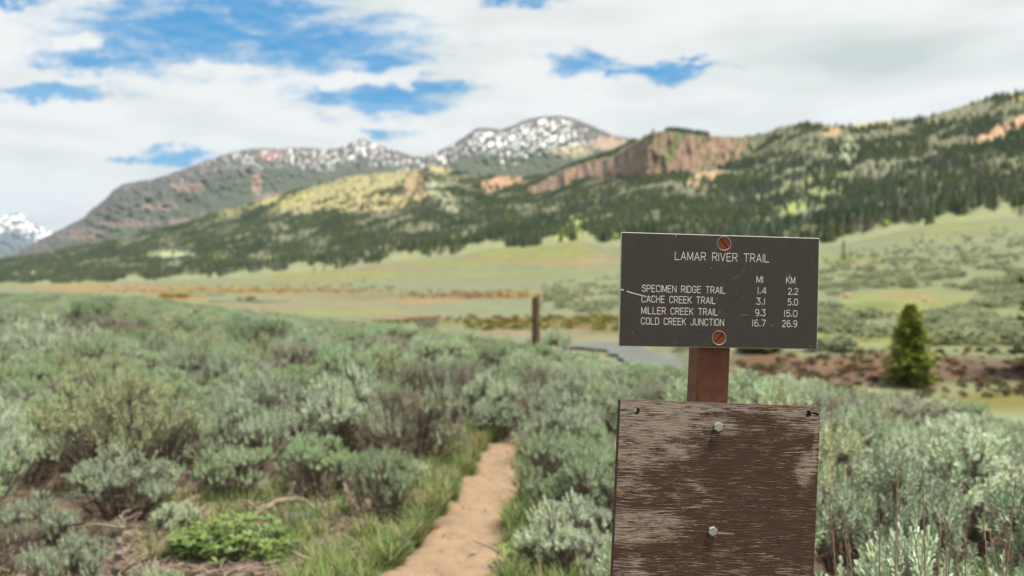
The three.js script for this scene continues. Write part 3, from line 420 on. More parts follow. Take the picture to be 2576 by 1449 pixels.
{
  const q = rng(61), cell = new Map(), key = (x, z) => Math.floor(x) + ':' + Math.floor(z), fits = (X, Z, r) => { for (let i = -2; i <= 2; i++) for (let j = -2; j <= 2; j++) for (const b of cell.get(key(X + i, Z + j)) ?? []) if (Math.hypot(b.X - X, b.Z - Z) < (r + b.s * 0.5) * (X > 0.6 ? 0.86 : 0.79)) return false; return true; };
  const put = (b) => { const k = key(b.X, b.Z); if (!cell.has(k)) cell.set(k, []); cell.get(k).push(b); };
  bushes.forEach(put);
  for (let n = 0; n < 90000; n++) {
    const x = mix(-260, 2840, q()), dmax = edgeD(x) + 2.5, d = n < 45000 ? mix(2.7, Math.min(dmax, 16), Math.sqrt(q())) : mix(3, dmax, Math.sqrt(q())), X = (x - CX) / F * d, Z = -d;
    const s = (0.66 + 0.85 * q() * q()) * (d > 20 ? 1.1 : 1) * (x > 1750 && d < 9 ? 1.12 : 1), r = s * 0.5;
    if (trailGap(X, Z) < r * 0.75 + 0.12 || (x < 1560 && d < 5.2) || Math.hypot(X - 0.36, Z + 1.76) < r + 0.35 || (x > 1500 && x < 2100 && d < 3.2)) continue;
    if (open.some(([a, b, c]) => Math.hypot(a - X, b - Z) < c + r * 0.55) || !fits(X, Z, r)) continue;
    const dry = fbm(X * 0.16 + 4, Z * 0.16, 2), k = dry > 0.12 && q() < 0.5 ? (q() < 0.6 ? 5 : 6) : [0, 1, 2, 0, 2, 4, 3][(q() * 7) | 0];
    const b = { X, Z, s, k, hs: (0.95 + 0.45 * q()) * (x > 1750 && d < 8 ? 1.15 : 1) }; bushes.push(b); put(b);
  }
  const rim = table([[-300, 732], [0, 735], [200, 737], [400, 748], [600, 772], [800, 792], [1000, 808], [1200, 828], [1350, 850], [1500, 884], [1700, 905], [1900, 910], [2000, 924], [2150, 946], [2300, 972], [2400, 992], [2500, 1012], [2576, 1026], [2900, 1080]]);
  for (const b of bushes) if (!b.label) { const d = -b.Z, E = landE(b.X, b.Z), most = -E - (rim(CX + F * b.X / d) - 8 + 14 * q() - CY) * d / F; b.hs = Math.min(b.hs, Math.max(0.45, most / (0.80 * b.s))); }
  bushes.sort((a, b) => (b.label ? 1 : 0) - (a.label ? 1 : 0) || b.s / -b.Z - a.s / -a.Z);
  const far = kinds.map(() => []);
  let n = 0;
  for (const b of bushes) {
    const xv = CX + F * b.X / -b.Z, seen = xv > -120 && xv < 2700, turn = q() * 6.283, y = groundY(b.X, b.Z) - 0.015, cl = 0.84 + 0.3 * q();
    if ((n < 300 && seen)) {
      n++;
      const where = b.label ?? kindLabel[b.k] + (Math.hypot(b.X - 0.41, b.Z + 17.2) < 4 ? ' near the wooden post' : trailGap(b.X, b.Z) < 0.9 ? ' right at the trail edge' : b.Z < -16 ? ' toward the far rim of the flat' : b.Z < -11 ? ' in the middle of the flat' : b.Z < -7.5 ? ' in the sagebrush flat around the trail' : xv > 1750 ? ' in the thick growth around the sign' : ' close along the dirt trail');
      const g = thing('sagebrush', where, 'sagebrush', b.label ? null : kindLabel[b.k] + ' bushes'); g.position.set(b.X, y, b.Z); g.rotation.y = turn; g.scale.set(b.s, b.s * b.hs, b.s);
      obj('foliage', kinds[b.k].foliage, sageTone[(q() * 4) | 0], g); obj('stems', kinds[b.k].stems, stemMat, g);
    } else far[b.k].push([b.X, y, b.Z, b.s * b.hs, b.s, turn, [cl, cl, cl]]);
  }
  const both = kinds.map((k) => mergeGeometries([k.foliage, k.stems]));
  both.forEach((g, k) => far[k].length && scatter('sagebrush_field', g, far[k], 'distant mass of ' + kindLabel[k] + ' covering the flat', 'sagebrush', 0.85));
}
{ // the crisp sagebrush beside the board, with old flower stalks
  const c = sage(120, { R: 0.34, H: 0.72, lobes: 17, shoots: 300, leaves: 20, l: 0.033, w: 0.0135, lobed: true, shootL: 0.085, bare: 0.05, tint: [0.36, 0.445, 0.335] });
  const plant = (x, d, top, k, turn, label) => {
    const X = (x - CX) / F * d, g = thing('sagebrush', label, 'sagebrush'); g.position.set(X, groundY(X, -d) - 0.01, -d); g.rotation.y = turn;
    const h = EYE - (top - CY) / F * d - g.position.y; g.scale.set(k, h / 0.86, k); obj('foliage', c.foliage, sageMat, g); obj('stems', c.stems, stemMat, g);
    const s = new Soup(), q = rng(x);
    for (let i = 0; i < 12; i++) { const a = q() * 6.283, r = 0.30 * Math.sqrt(q()), b = [Math.cos(a) * r, 0.6, Math.sin(a) * r], L = 0.03 + 0.13 * q(), e = [b[0] + (q() - 0.5) * 0.10, 0.82 + L, b[2] + (q() - 0.5) * 0.10], m = [mix(b[0], e[0], 0.5) + (q() - 0.5) * 0.02, mix(b[1], e[1], 0.5), mix(b[2], e[2], 0.5)], v = 0.7 + 0.6 * q(), cc = q() < 0.0 ? [0.26 * v, 0.10 * v, 0.035 * v] : [0.25 * v, 0.18 * v, 0.12 * v];
      s.tube([b, m, e], [0.0020, 0.0016, 0.0010], 4, cc); for (let j = 0; j < 5; j++) { const t = 0.55 + 0.09 * j, p = [mix(m[0], e[0], t), mix(m[1], e[1], t), mix(m[2], e[2], t)]; s.tube([p, [p[0] + (q() - 0.5) * 0.012, p[1] + 0.008, p[2] + (q() - 0.5) * 0.012]], [0.0014, 0.0022], 3, cc); } }
    obj('dry_stalks', s.geo(), stemMat, g);
  };
  plant(2240, 2.15, 1350, 1.05, 1.0, 'crisp grey green sagebrush with dry stalks touching the wooden board');
  plant(2450, 2.45, 1400, 1.0, 2.4, 'sagebrush with tall brown dry stalks next to the crisp grey green one');
}

// ---------------------------------------------------------------- trail
{
  const pos = [], uv = [], idx = [], n = 30, m = 260;
  for (let j = 0; j <= m; j++) for (let i = 0; i <= n; i++) {
    const d = mix(0.3, 9.9, j / m), t = i / n, e = 2 * t - 1, wob = 0.08 * N2(d * 2.2, e > 0 ? 4 : 8) + 0.03 * N2(d * 7, e > 0 ? 4 : 8), X = mix(trailL(d) - 0.07 - wob, trailR(d) + 0.10 + wob, t), Z = -d;
    const prof = 0.022 - 0.07 * Math.pow(Math.abs(e), 8) + 0.014 * N2(X * 3, Z * 3) + 0.008 * N2(X * 8, Z * 8) + 0.005 * N2(X * 17, Z * 17);
    pos.push(X, groundY(X, Z) + prof, Z); uv.push(X / 1.1, d / 1.1);
  }
  for (let j = 0; j < m; j++) for (let i = 0; i < n; i++) { const a = j * (n + 1) + i; idx.push(a, a + 1, a + n + 1, a + 1, a + n + 2, a + n + 1); }
  const g = new THREE.BufferGeometry(); g.setAttribute('position', new THREE.Float32BufferAttribute(pos, 3)); g.setAttribute('uv', new THREE.Float32BufferAttribute(uv, 2)); g.setIndex(idx); g.computeVertexNormals();
  tag(obj('trail', g, std({ color: new THREE.Color().setRGB(0.375, 0.295, 0.22), roughness: 1, map: tex(dirtCanvas, true), bumpMap: tex(dirtCanvas, false), bumpScale: 0.025 })), 'narrow tan dirt trail winding through the sagebrush', 'trail', null, 'structure');
  const q = rng(71), peb = new THREE.IcosahedronGeometry(1, 1), p = peb.attributes.position; for (let i = 0; i < p.count; i++) { const v = new THREE.Vector3().fromBufferAttribute(p, i), k = 0.75 + 0.5 * Math.abs(N3(v.x * 1.3, v.y * 1.3, v.z * 1.3)); p.setXYZ(i, v.x * k, v.y * k * 0.6, v.z * k); } peb.computeVertexNormals(); peb.setAttribute('color', new THREE.Float32BufferAttribute(new Float32Array(p.count * 3).fill(1), 3)); peb.deleteAttribute('uv');
  const list = []; for (let i = 0; i < 900; i++) { const d = mix(2.5, 9.5, q()), X = mix(trailL(d), trailR(d), q()), s = 0.004 + 0.018 * q() * q() * q(), v = 0.8 + 0.5 * q(); list.push([X, groundY(X, -d) + 0.02, -d, s, s, q() * 6, [0.27 * v, 0.2 * v, 0.14 * v]]); }
  scatter('pebbles', peb, list, 'small pebbles and clods lying on the dirt trail', 'pebbles');
}
// ---------------------------------------------------------------- grass, forb, twigs, branches
{
  const q = rng(81), tuft = (n, L, spread) => { const s = new Soup(); for (let i = 0; i < n; i++) { const a = q() * 6.283, r = 0.03 * q(), l = L * (0.55 + 0.6 * q()), lean = spread * (0.3 + q()), w = 0.0035 + 0.002 * q(), c = 0.8 + 0.4 * q(), ca = Math.cos(a), sa = Math.sin(a), px = -sa * w, pz = ca * w; let prev = null; for (let k = 0; k <= 3; k++) { const t = k / 3, x = ca * (r + lean * l * t * t), y = l * t * (1 - 0.25 * lean * t), z = sa * (r + lean * l * t * t), f = 1 - t * 0.95, A = [x - px * f, y, z - pz * f], Bq = [x + px * f, y, z + pz * f]; if (prev) s.quad(prev[0], prev[1], Bq, A, [c, c, c * (0.85 + 0.3 * q())]); prev = [A, Bq]; } } return s.geo(); };
  const tall = tuft(13, 0.20, 0.75), short = tuft(16, 0.11, 0.9), gl = [], gs = [], dry = [];
  const put = (X, Z, dens) => { const v = 0.75 + 0.5 * q(), k = q(), y = groundY(X, Z) - 0.004, s = 0.4 + 0.6 * q(), c = mixc([0.085, 0.165, 0.035], [0.15, 0.2, 0.055], q()); (k < 0.42 ? gl : k < 0.88 ? gs : dry).push([X, y, Z, s, s, q() * 6.28, k < 0.88 ? [c[0] * v, c[1] * v, c[2] * v] : [0.30 * v, 0.25 * v, 0.14 * v]]); };
  for (let i = 0; i < 11000; i++) { // along both borders of the trail
    const d = mix(3.5, 11.5, q()), side = q() < 0.62 ? -1 : 1, off = Math.pow(q(), 1.5) * (side < 0 ? 0.38 : 0.36) + (side > 0 ? 0.04 : 0.01) + 0.07 * N2(d * 2.4, side * 3), X = side < 0 ? trailL(d) - off : trailR(d) + off;
    if (fbm(X * 2.2, d * 2.2, 2) < -0.12 || (side > 0 && fbm(X * 1.5, d * 1.5 + 9, 2) < -0.05)) continue; put(X, -d, 1);
  }
  for (let i = 0; i < 16000; i++) { const x = mix(-150, 2750, q()), d = mix(2.4, 15, q()), X = (x - CX) / F * d; if (trailGap(X, -d) < 0.03 || d > edgeD(x)) continue; if (fbm(X * 0.8 + 9, d * -0.8, 3) > 0.12) put(X, -d, 1); }
  for (const [ox, oz, r] of open) for (let i = 0; i < 230; i++) { const a = q() * 6.28, k = (r + 0.15) * Math.sqrt(q()), X = ox + Math.cos(a) * k, Z = oz + Math.sin(a) * k; if (trailGap(X, Z) > 0.02 && fbm(X * 2.5, Z * 2.5, 2) > 0.0) put(X, Z, 1); }
  scatter('grass', tall, gl, 'long green grass along the trail and under the sagebrush', 'grass', 0.7); scatter('short_grass', short, gs, 'short green grass between the sagebrush', 'grass', 0.7); scatter('dry_grass', tall, dry, 'dry straw coloured grass among the green', 'grass', 0.8);
  // litter of twigs
  const tw = (() => { const s = new Soup(); s.tube([[-0.5, 0, 0], [-0.15, 0.05, 0.06], [0.2, 0.02, -0.05], [0.5, 0.06, 0.02]], [0.022, 0.02, 0.016, 0.008], 4, [1, 1, 1]); s.tube([[0.1, 0.03, 0], [0.3, 0.1, 0.18]], [0.012, 0.006], 3, [1, 1, 1]); return s.geo(); })(), tl = [];
  for (let i = 0; i < 9000; i++) { const nearOpen = i > 6500, x = nearOpen ? mix(300, 980, q()) : mix(-150, 2750, q()), d = nearOpen ? mix(4.9, 7.6, q()) : mix(3, 14, q()), X = (x - CX) / F * d; if (trailGap(X, -d) < 0.02) continue; const v = 0.6 + 0.7 * q(), s = 0.10 + 0.28 * q() * q(); tl.push([X, groundY(X, -d) + 0.01 + 0.04 * q(), -d, s, s, q() * 6.28, [0.25 * v, 0.195 * v, 0.155 * v], 0.35 * q()]); }
  scatter('twig_litter', tw, tl, 'litter of small dry twigs under the sagebrush', 'twigs');
  // the bright green forb
  const fg = new Soup();
  for (let i = 0; i < 95; i++) { const a = q() * 6.283, r = 0.27 * Math.sqrt(q()), h = 0.06 + 0.17 * q() * (1 - r * 2), P = [Math.cos(a) * r, h, Math.sin(a) * r], v = 0.65 + 0.6 * q(), c = [0.12 * v, 0.195 * v, (0.03 + 0.03 * q()) * v]; fg.tube([[P[0] * 0.3, 0, P[2] * 0.3], P], [0.003, 0.0015], 3, c); for (let k = 0; k < 7; k++) { const b = k / 7 * 6.283 + q(), up = 0.15 + 0.5 * q(), D = new THREE.Vector3(Math.cos(b), up, Math.sin(b)).normalize(), N = new THREE.Vector3(-Math.cos(b) * up, 1, -Math.sin(b) * up).normalize(); const l = 0.055 * (0.7 + 0.5 * q()); const S = new THREE.Vector3().crossVectors(D, N).multiplyScalar(0.011), m = [P[0] + D.x * l * 0.55, P[1] + D.y * l * 0.55, P[2] + D.z * l * 0.55], e = [P[0] + D.x * l, P[1] + D.y * l * 0.75, P[2] + D.z * l]; fg.tri(P, [m[0] + S.x, m[1] + S.y, m[2] + S.z], [m[0] - S.x, m[1] - S.y, m[2] - S.z], c); fg.tri([m[0] - S.x, m[1] - S.y, m[2] - S.z], [m[0] + S.x, m[1] + S.y, m[2] + S.z], e, c); } }
  const forb = (x, y, s, label) => { const p = onGround(x, y), g = thing('leafy_forb', label, 'forb'); g.position.copy(p); g.scale.setScalar(s); g.rotation.y = x; obj('leaves', fg.geo(), sageMat, g); };
  forb(590, 1415, 1.15, 'bright green leafy forb in the grass below fallen branches'); forb(520, 1400, 0.8, 'smaller bright green forb touching the large leafy one'); forb(1330, 1435, 0.7, 'bright green forb on the trail edge under silver sagebrush');
  // fallen branches and snags
  const branch = (label, pts, r, cat = 'dead branch') => {
    const P = pts.map(([x, y, up]) => { const p = onGround(x, y); p.y += up; return p; }), base = P[0].clone(), cv = new THREE.CatmullRomCurve3(P.map((p) => p.clone().sub(base))), s = new Soup(), pt = [], ra = [], k = 26;
    for (let i = 0; i <= k; i++) { const t = i / k, v = cv.getPoint(t); pt.push([v.x + 0.014 * N2(i * 0.5, pts[0][0]), v.y + 0.012 * N2(i * 0.5, pts[0][1]), v.z + 0.014 * N2(i * 0.5, 7)]); ra.push(r * (1 - 0.72 * t) * (1 + 0.2 * N2(i, 3))); }
    const v = 0.85 + 0.3 * q(), c = [0.235 * v, 0.185 * v, 0.15 * v]; s.tube(pt, ra, 7, c);
    const s2 = new Soup(); for (let j = 0; j < 4; j++) { const i = 5 + ((q() * (k - 6)) | 0), b = pt[i], L = 0.06 + 0.18 * q(), a = q() * 6.28, e = [b[0] + Math.cos(a) * L, Math.max(b[1] - 0.03, b[1] + (q() - 0.3) * L), b[2] + Math.sin(a) * L]; s2.tube([b, [mix(b[0], e[0], 0.5), mix(b[1], e[1], 0.5) + 0.02, mix(b[2], e[2], 0.5)], e], [ra[i] * 0.55, ra[i] * 0.4, ra[i] * 0.15], 4, c); }
    const g = thing('dead_branch', label, cat); g.position.copy(base); obj('limb', s.geo(), stemMat, g); obj('twigs', s2.geo(), stemMat, g);
  };
  branch('pale twisted upright snag beside the low sagebrush', [[270, 1545, 0], [275, 1540, 0.12], [300, 1535, 0.28], [305, 1530, 0.42]], 0.03);
  branch('long arched fallen branch above the green forb', [[620, 1330, 0.0], [660, 1310, 0.07], [730, 1300, 0.11], [800, 1315, 0.08], [850, 1335, 0.01]], 0.026);
  branch('grey branch curving down behind the arched fallen branch', [[720, 1280, 0.02], [740, 1262, 0.12], [735, 1240, 0.20], [790, 1235, 0.16]], 0.02);
  branch('bare limb lying under the small dense sagebrush', [[430, 1300, 0.03], [500, 1272, 0.06], [560, 1262, 0.09], [600, 1258, 0.05]], 0.024);
  branch('thin crooked stick lying in the grass right of the green forb', [[700, 1410, 0.02], [760, 1395, 0.04], [800, 1400, 0.03]], 0.009);
  branch('forked dry limb reaching from the bushy green sagebrush', [[905, 1300, 0.02], [870, 1280, 0.14], [850, 1262, 0.20], [800, 1255, 0.22]], 0.014);
  branch('weathered log end lying along the trail edge below silver sagebrush', [[1262, 1450, 0.03], [1300, 1428, 0.04], [1350, 1415, 0.04]], 0.024);
  branch('tangled grey branch above the grass at the trail end', [[1090, 1120, 0.02], [1110, 1100, 0.16], [1150, 1080, 0.26], [1200, 1075, 0.22]], 0.018);
  branch('pale bare branch standing in the sagebrush beyond the fallen limbs', [[585, 1215, 0.0], [580, 1205, 0.15], [570, 1200, 0.3]], 0.018);
  branch('brown forked stick between the bushy sagebrush and the trail grass', [[1000, 1330, 0.02], [1020, 1300, 0.1], [1060, 1290, 0.12]], 0.011);
  branch('low dry bough sprawling under the broad olive mound', [[250, 1330, 0.02], [330, 1322, 0.05], [400, 1300, 0.07], [470, 1305, 0.02]], 0.012);
}
{ // valley bushes and river shrubs
  const q = rng(91), low = sage(131, { shoots: 90, leaves: 9, l: 0.10, w: 0.05, twigs: 10, lobes: 8, tint: [1, 1, 1] }).foliage, a = [], b = [];
  for (let i = 0; i < 60000 && a.length < 3200; i++) {
    const x = mix(1350, 2700, q()), d = 62 + 320 * q() * q(), X = (x - CX) / F * d, E = landE(X, -d), y = rowOf(E, d); if (y > 884) continue;
    const n = fbm(X * 0.06, d * 0.06, 3), grassy = Math.hypot((x - 2270) / 190, (y - 762) / 36) < 1 || (Math.abs(y - 862) < 14 && q() < 0.9);
    if (n < 0.02 || q() > 0.25 + n || grassy || (x < 1700 && y > 790)) continue; const s = 0.8 + 0.8 * q(), v = 0.75 + 0.45 * q(); a.push([X, EYE + E - 0.05, -d, s, s * 1.2, q() * 6.28, [0.36 * v, 0.41 * v, 0.28 * v]]);
  }
  scatter('valley_sagebrush', low, a, 'grey green sagebrush dotted over the open slope behind the sign', 'sagebrush');
  const shrubs = (x0, x1, y0, y1, n, cols, h) => { for (let i = 0; i < n; i++) { const p = onValley(mix(x0, x1, q()), mix(y0, y1, q())), v = 0.75 + 0.5 * q(), c = cols[(q() * cols.length) | 0], s = h * (0.6 + 0.8 * q()); b.push([p.x, p.y - 0.1, p.z, s, s * 1.5, q() * 6.28, [c[0] * v, c[1] * v, c[2] * v]]); } };
  shrubs(1170, 1640, 798, 832, 230, [[0.22, 0.25, 0.05], [0.28, 0.26, 0.07], [0.26, 0.15, 0.06], [0.2, 0.24, 0.06]], 0.75); shrubs(1000, 1180, 800, 814, 30, [[0.2, 0.14, 0.09]], 0.6); shrubs(930, 1100, 806, 818, 30, [[0.22, 0.25, 0.05]], 0.6); shrubs(400, 470, 745, 752, 30, [[0.32, 0.2, 0.03]], 1.6); shrubs(600, 640, 752, 757, 16, [[0.3, 0.2, 0.03]], 1.2); shrubs(1000, 1480, 732, 752, 130, [[0.26, 0.25, 0.07], [0.3, 0.18, 0.07], [0.34, 0.26, 0.08]], 0.9); shrubs(250, 1000, 716, 738, 260, [[0.34, 0.25, 0.09], [0.3, 0.19, 0.08], [0.31, 0.28, 0.1]], 1.1); shrubs(1870, 1950, 880, 892, 24, [[0.12, 0.13, 0.025]], 0.9);
  for (let i = 0; i < 380; i++) { const x = mix(1830, 2650, q()), d = mix(57, 70, q()), X = (x - CX) / F * d, v = 0.6 + 0.7 * q(), s = 0.25 + 0.5 * q() * q(), c = q() < 0.14 ? [0.20, 0.085, 0.03] : q() < 0.5 ? [0.14, 0.10, 0.075] : [0.13, 0.13, 0.05]; b.push([X, groundY(X, -d) - 0.1, -d, s, s * 1.4, q() * 6.28, [c[0] * v, c[1] * v, c[2] * v]]); }
  scatter('riverside_shrubs', low, b, 'olive and russet shrubs along the river banks', 'shrubs');
  const rock = new THREE.IcosahedronGeometry(1, 2), p = rock.attributes.position; for (let i = 0; i < p.count; i++) { const v = new THREE.Vector3().fromBufferAttribute(p, i), k = 0.8 + 0.35 * N3(v.x * 1.1, v.y * 1.1, v.z * 1.1); p.setXYZ(i, v.x * k, v.y * k * 0.7, v.z * k); } rock.computeVertexNormals();
  const rm = std({ color: new THREE.Color().setRGB(0.42, 0.24, 0.15), roughness: 0.95 });
  for (const [x, y, s, l] of [[2130, 748, 0.75, 'orange boulder at the left foot of the grassy mound'], [2270, 720, 0.45, 'small orange boulder on the crest of the grassy mound'], [2385, 720, 0.5, 'orange boulder on the far end of the mound crest'], [2330, 758, 0.6, 'boulder half way up the grassy mound']]) { const m = obj('boulder', rock, rm); m.position.copy(onValley(x, y)); m.scale.setScalar(s); m.rotation.y = x; tag(m, l, 'boulder', null); }
}
{ // weathered wooden post at the edge of the flat
  const d = 17.2, X = (1348 - CX) / F * d, y0 = groundY(X, -d), top = EYE - (747 - CY) / F * d, h = top - y0 + 0.1, g = new THREE.CylinderGeometry(0.068, 0.078, h, 18, 14), p = g.attributes.position;
  for (let i = 0; i < p.count; i++) { const a = Math.atan2(p.getZ(i), p.getX(i)), k = 1 + 0.05 * N3(Math.cos(a) * 3, p.getY(i) * 1.5, Math.sin(a) * 3); p.setXYZ(i, p.getX(i) * k, p.getY(i) + (p.getY(i) > h / 2 - 0.001 ? 0.02 * p.getX(i) / 0.07 + 0.008 * N2(a, 2) : 0), p.getZ(i) * k); }
  g.computeVertexNormals();
  const cv = speckle(9, 512, (q, r, s) => { for (let i = 0; i < 5000; i++) { const v = 90 + r() * 150 | 0; q.strokeStyle = `rgba(${v},${v * 0.93 | 0},${v * 0.84 | 0},0.45)`; q.lineWidth = 0.6 + r() * 2; const x = r() * s, y = r() * s, L = 8 + r() * 70; wrapped(q, s, x, y, () => { q.beginPath(); q.moveTo(0, -L); q.lineTo((r() - 0.5) * 4, L); q.stroke(); }); } }, 'rgb(170,160,148)');
  const t = thing('wooden_post', 'weathered brown wooden post standing at the edge of the sagebrush flat', 'post'); t.position.set(X, y0 - 0.1, -d); const m = obj('shaft', g, std({ color: new THREE.Color().setRGB(0.30, 0.23, 0.17), map: tex(cv, true), bumpMap: tex(cv, false), bumpScale: 0.008 }), t); m.position.y = h / 2;
  const cap = obj('cut_top', new THREE.CylinderGeometry(0.060, 0.066, 0.012, 18), std({ color: new THREE.Color().setRGB(0.22, 0.165, 0.125) }), t); cap.position.y = h + 0.008;
}

// ---------------------------------------------------------------- the trail sign
{
  const sign = thing('trail_sign', 'brown trail sign with white lettering above a weathered board on a rusty post', 'trail sign'), bx = 0.297, bz = -1.795, by = groundY(bx, bz); sign.position.set(bx, by, bz);
  const YAW = 0.12325, place = (o, X, Y, Z, pitch, roll) => { o.rotation.order = 'YXZ'; o.rotation.set(pitch, YAW, roll); o.position.set(X - bx, EYE + Y - by, Z - bz); };
  // lettering: single strokes, as a router cuts them
  const el = (cx, cy, rx, ry, a0, a1, n = 14) => Array.from({ length: n + 1 }, (_, i) => { const a = (a0 + (a1 - a0) * i / n) * Math.PI / 180; return [cx + rx * Math.cos(a), cy + ry * Math.sin(a)]; });
  const bowl = (y0, y1, x = 0.55) => [[0, y1], ...el(x, (y0 + y1) / 2, 1 - x, (y1 - y0) / 2, 90, -90), [0, y0]];
  const G = {
    L: [0.5, [[0, 1], [0, 0], [1, 0]]], A: [0.58, [[0, 0], [0.5, 1], [1, 0]], [[0.17, 0.32], [0.83, 0.32]]], M: [0.62, [[0, 0], [0, 1], [0.5, 0.1], [1, 1], [1, 0]]], R: [0.54, [[0, 0], [0, 1]], bowl(0.47, 1), [[0.5, 0.47], [1, 0]]], I: [0, [[0, 0], [0, 1]]], V: [0.56, [[0, 1], [0.5, 0], [1, 1]]],
    E: [0.5, [[1, 1], [0, 1], [0, 0], [1, 0]], [[0, 0.53], [0.85, 0.53]]], T: [0.58, [[0, 1], [1, 1]], [[0.5, 1], [0.5, 0]]], P: [0.54, [[0, 0], [0, 1]], bowl(0.44, 1)], N: [0.58, [[0, 0], [0, 1], [1, 0], [1, 1]]], H: [0.55, [[0, 0], [0, 1]], [[1, 0], [1, 1]], [[0, 0.52], [1, 0.52]]], K: [0.55, [[0, 0], [0, 1]], [[1, 1], [0, 0.4]], [[0.33, 0.58], [1, 0]]],
    C: [0.56, [...el(0.5, 0.72, 0.5, 0.28, 8, 180), ...el(0.5, 0.28, 0.5, 0.28, 180, 352)]], O: [0.56, [...el(0.5, 0.7, 0.5, 0.3, 0, 180), ...el(0.5, 0.3, 0.5, 0.3, 180, 360), [1, 0.7]]], G: [0.58, [...el(0.5, 0.72, 0.5, 0.28, 8, 180), ...el(0.5, 0.28, 0.5, 0.28, 180, 360), [1, 0.46], [0.55, 0.46]]], D: [0.56, [[0, 0], [0, 1], ...el(0.45, 0.65, 0.55, 0.35, 90, 0), ...el(0.45, 0.35, 0.55, 0.35, 0, -90), [0, 0]]],
    S: [0.55, [...el(0.5, 0.75, 0.48, 0.25, 12, 205, 16), ...el(0.5, 0.28, 0.5, 0.28, 62, -165, 18)]], J: [0.46, [[1, 1], ...el(0.5, 0.27, 0.5, 0.27, 0, -175)]], U: [0.56, [[0, 1], ...el(0.5, 0.28, 0.5, 0.28, 180, 360), [1, 1]]],
    0: [0.52, [...el(0.5, 0.68, 0.5, 0.32, 0, 180), ...el(0.5, 0.32, 0.5, 0.32, 180, 360), [1, 0.68]]], 1: [0.10, [[0.5, 0], [0.5, 1]]], 2: [0.52, [...el(0.5, 0.72, 0.48, 0.28, 170, -25, 16), [0, 0], [1, 0]]], 3: [0.52, [[0.04, 1], [0.95, 1], [0.45, 0.6], ...el(0.47, 0.3, 0.5, 0.3, 88, -160, 18)]], 4: [0.56, [[0.76, 0], [0.76, 1], [0, 0.28], [1, 0.28]]], 5: [0.52, [[0.92, 1], [0.12, 1], [0.06, 0.52], ...el(0.46, 0.32, 0.52, 0.32, 128, -150, 18)]],
    6: [0.54, [[0.86, 0.9], ...el(0.55, 0.62, 0.54, 0.38, 75, 180, 12), ...el(0.5, 0.3, 0.5, 0.3, 180, 540, 24)]], 7: [0.52, [[0, 1], [1, 1], [0.35, 0]]], 9: [0.54, [...el(0.5, 0.7, 0.5, 0.3, 0, 360, 24), ...el(0.44, 0.38, 0.55, 0.38, 0, -110, 12)]], '.': [0.06, 'dot'],
  };
  const W = 0.36, Hh = 0.1977, S = 2048 / W, cv = document.createElement('canvas'), bc = document.createElement('canvas'); cv.width = bc.width = 2048; cv.height = bc.height = Math.round(Hh * S);
  const q = cv.getContext('2d'), qb = bc.getContext('2d'), r = rng(201), px = (x) => (x / 1000 + W / 2) * S, py = (y) => (Hh / 2 - y / 1000) * S;
  { const im = q.createImageData(cv.width, cv.height); for (let j = 0; j < cv.height; j++) for (let i = 0; i < cv.width; i++) { const n = fbm(i * 0.004, j * 0.004, 4), m = fbm(i * 0.02 + 90, j * 0.02, 3), f = (r() - 0.5) * 7, o = (j * cv.width + i) * 4, red = sstep(0.1, 0.55, n); im.data[o] = 55 + 5 * n + 4 * m + f + 5 * red; im.data[o + 1] = 53 + 5 * n + 4 * m + f - 4 * red; im.data[o + 2] = 47 + 4 * n + 4 * m + f - 4 * red; im.data[o + 3] = 255; } q.putImageData(im, 0, 0); }
  qb.fillStyle = '#fff'; qb.fillRect(0, 0, bc.width, bc.height);
  for (const [x, y, R, a] of [[5, 78, 22, 0.10], [0, -80, 26, 0.10], [8, 50, 12, 0.10], [60, -75, 30, 0.06]]) for (let k = 0; k < 60; k++) { q.fillStyle = `rgba(108,120,122,${a * 0.22})`; q.beginPath(); q.ellipse(px(x + (r() - 0.5) * R * 1.6), py(y + (r() - 0.5) * R), S * 0.004 * (0.4 + r()), S * 0.003 * (0.4 + r()), r() * 3, 0, 7); q.fill(); }
  for (let k = 0; k < 120; k++) { q.fillStyle = `rgba(45,32,26,${0.05 + 0.1 * r()})`; q.beginPath(); q.ellipse(px(-60 + r() * 110), py(-66 - r() * 16), 3 + r() * 10, 2 + r() * 8, r() * 3, 0, 7); q.fill(); }
  const stroke = (c, w, f) => { for (const [ctx, col] of [[q, c], [qb, '#000']]) { ctx.strokeStyle = col; ctx.lineWidth = w; ctx.lineCap = 'round'; ctx.lineJoin = 'round'; ctx.beginPath(); f(ctx); ctx.stroke(); } };
  const write = (text, x0, x1, y, h, w = 1.15) => {
    const gap = 0.22, word = 0.84; let adv = 0; const lay = [];
    for (const ch of text) { if (ch === ' ') { adv += word - gap; continue; } lay.push([ch, adv]); adv += G[ch][0] + gap; } adv -= gap;
    const k = (x1 - x0) / Math.max(adv, 0.01);
    for (const [ch, a] of lay) { const g = G[ch]; for (const st of g.slice(1)) { if (st === 'dot') { const X = px(x0 + (a + 0.03) * k), Y = py(y + 0.9); for (const [ctx, c] of [[q, 'rgb(226,224,214)'], [qb, '#000']]) { ctx.fillStyle = c; ctx.beginPath(); ctx.arc(X, Y, S * 0.00105, 0, 7); ctx.fill(); } continue; } stroke('rgb(226,224,214)', w / 1000 * S, (ctx) => st.forEach(([u, v], i) => ctx[i ? 'lineTo' : 'moveTo'](px(x0 + (a + u * g[0]) * k), py(y + v * h)))); } }
  };
  write('LAMAR RIVER TRAIL', -83.2, 87.2, 53.9, 13.6, 1.2); write('MI', 65.8, 76.8, 17.3, 11.2); write('KM', 120.4, 136, 17.3, 11.2);
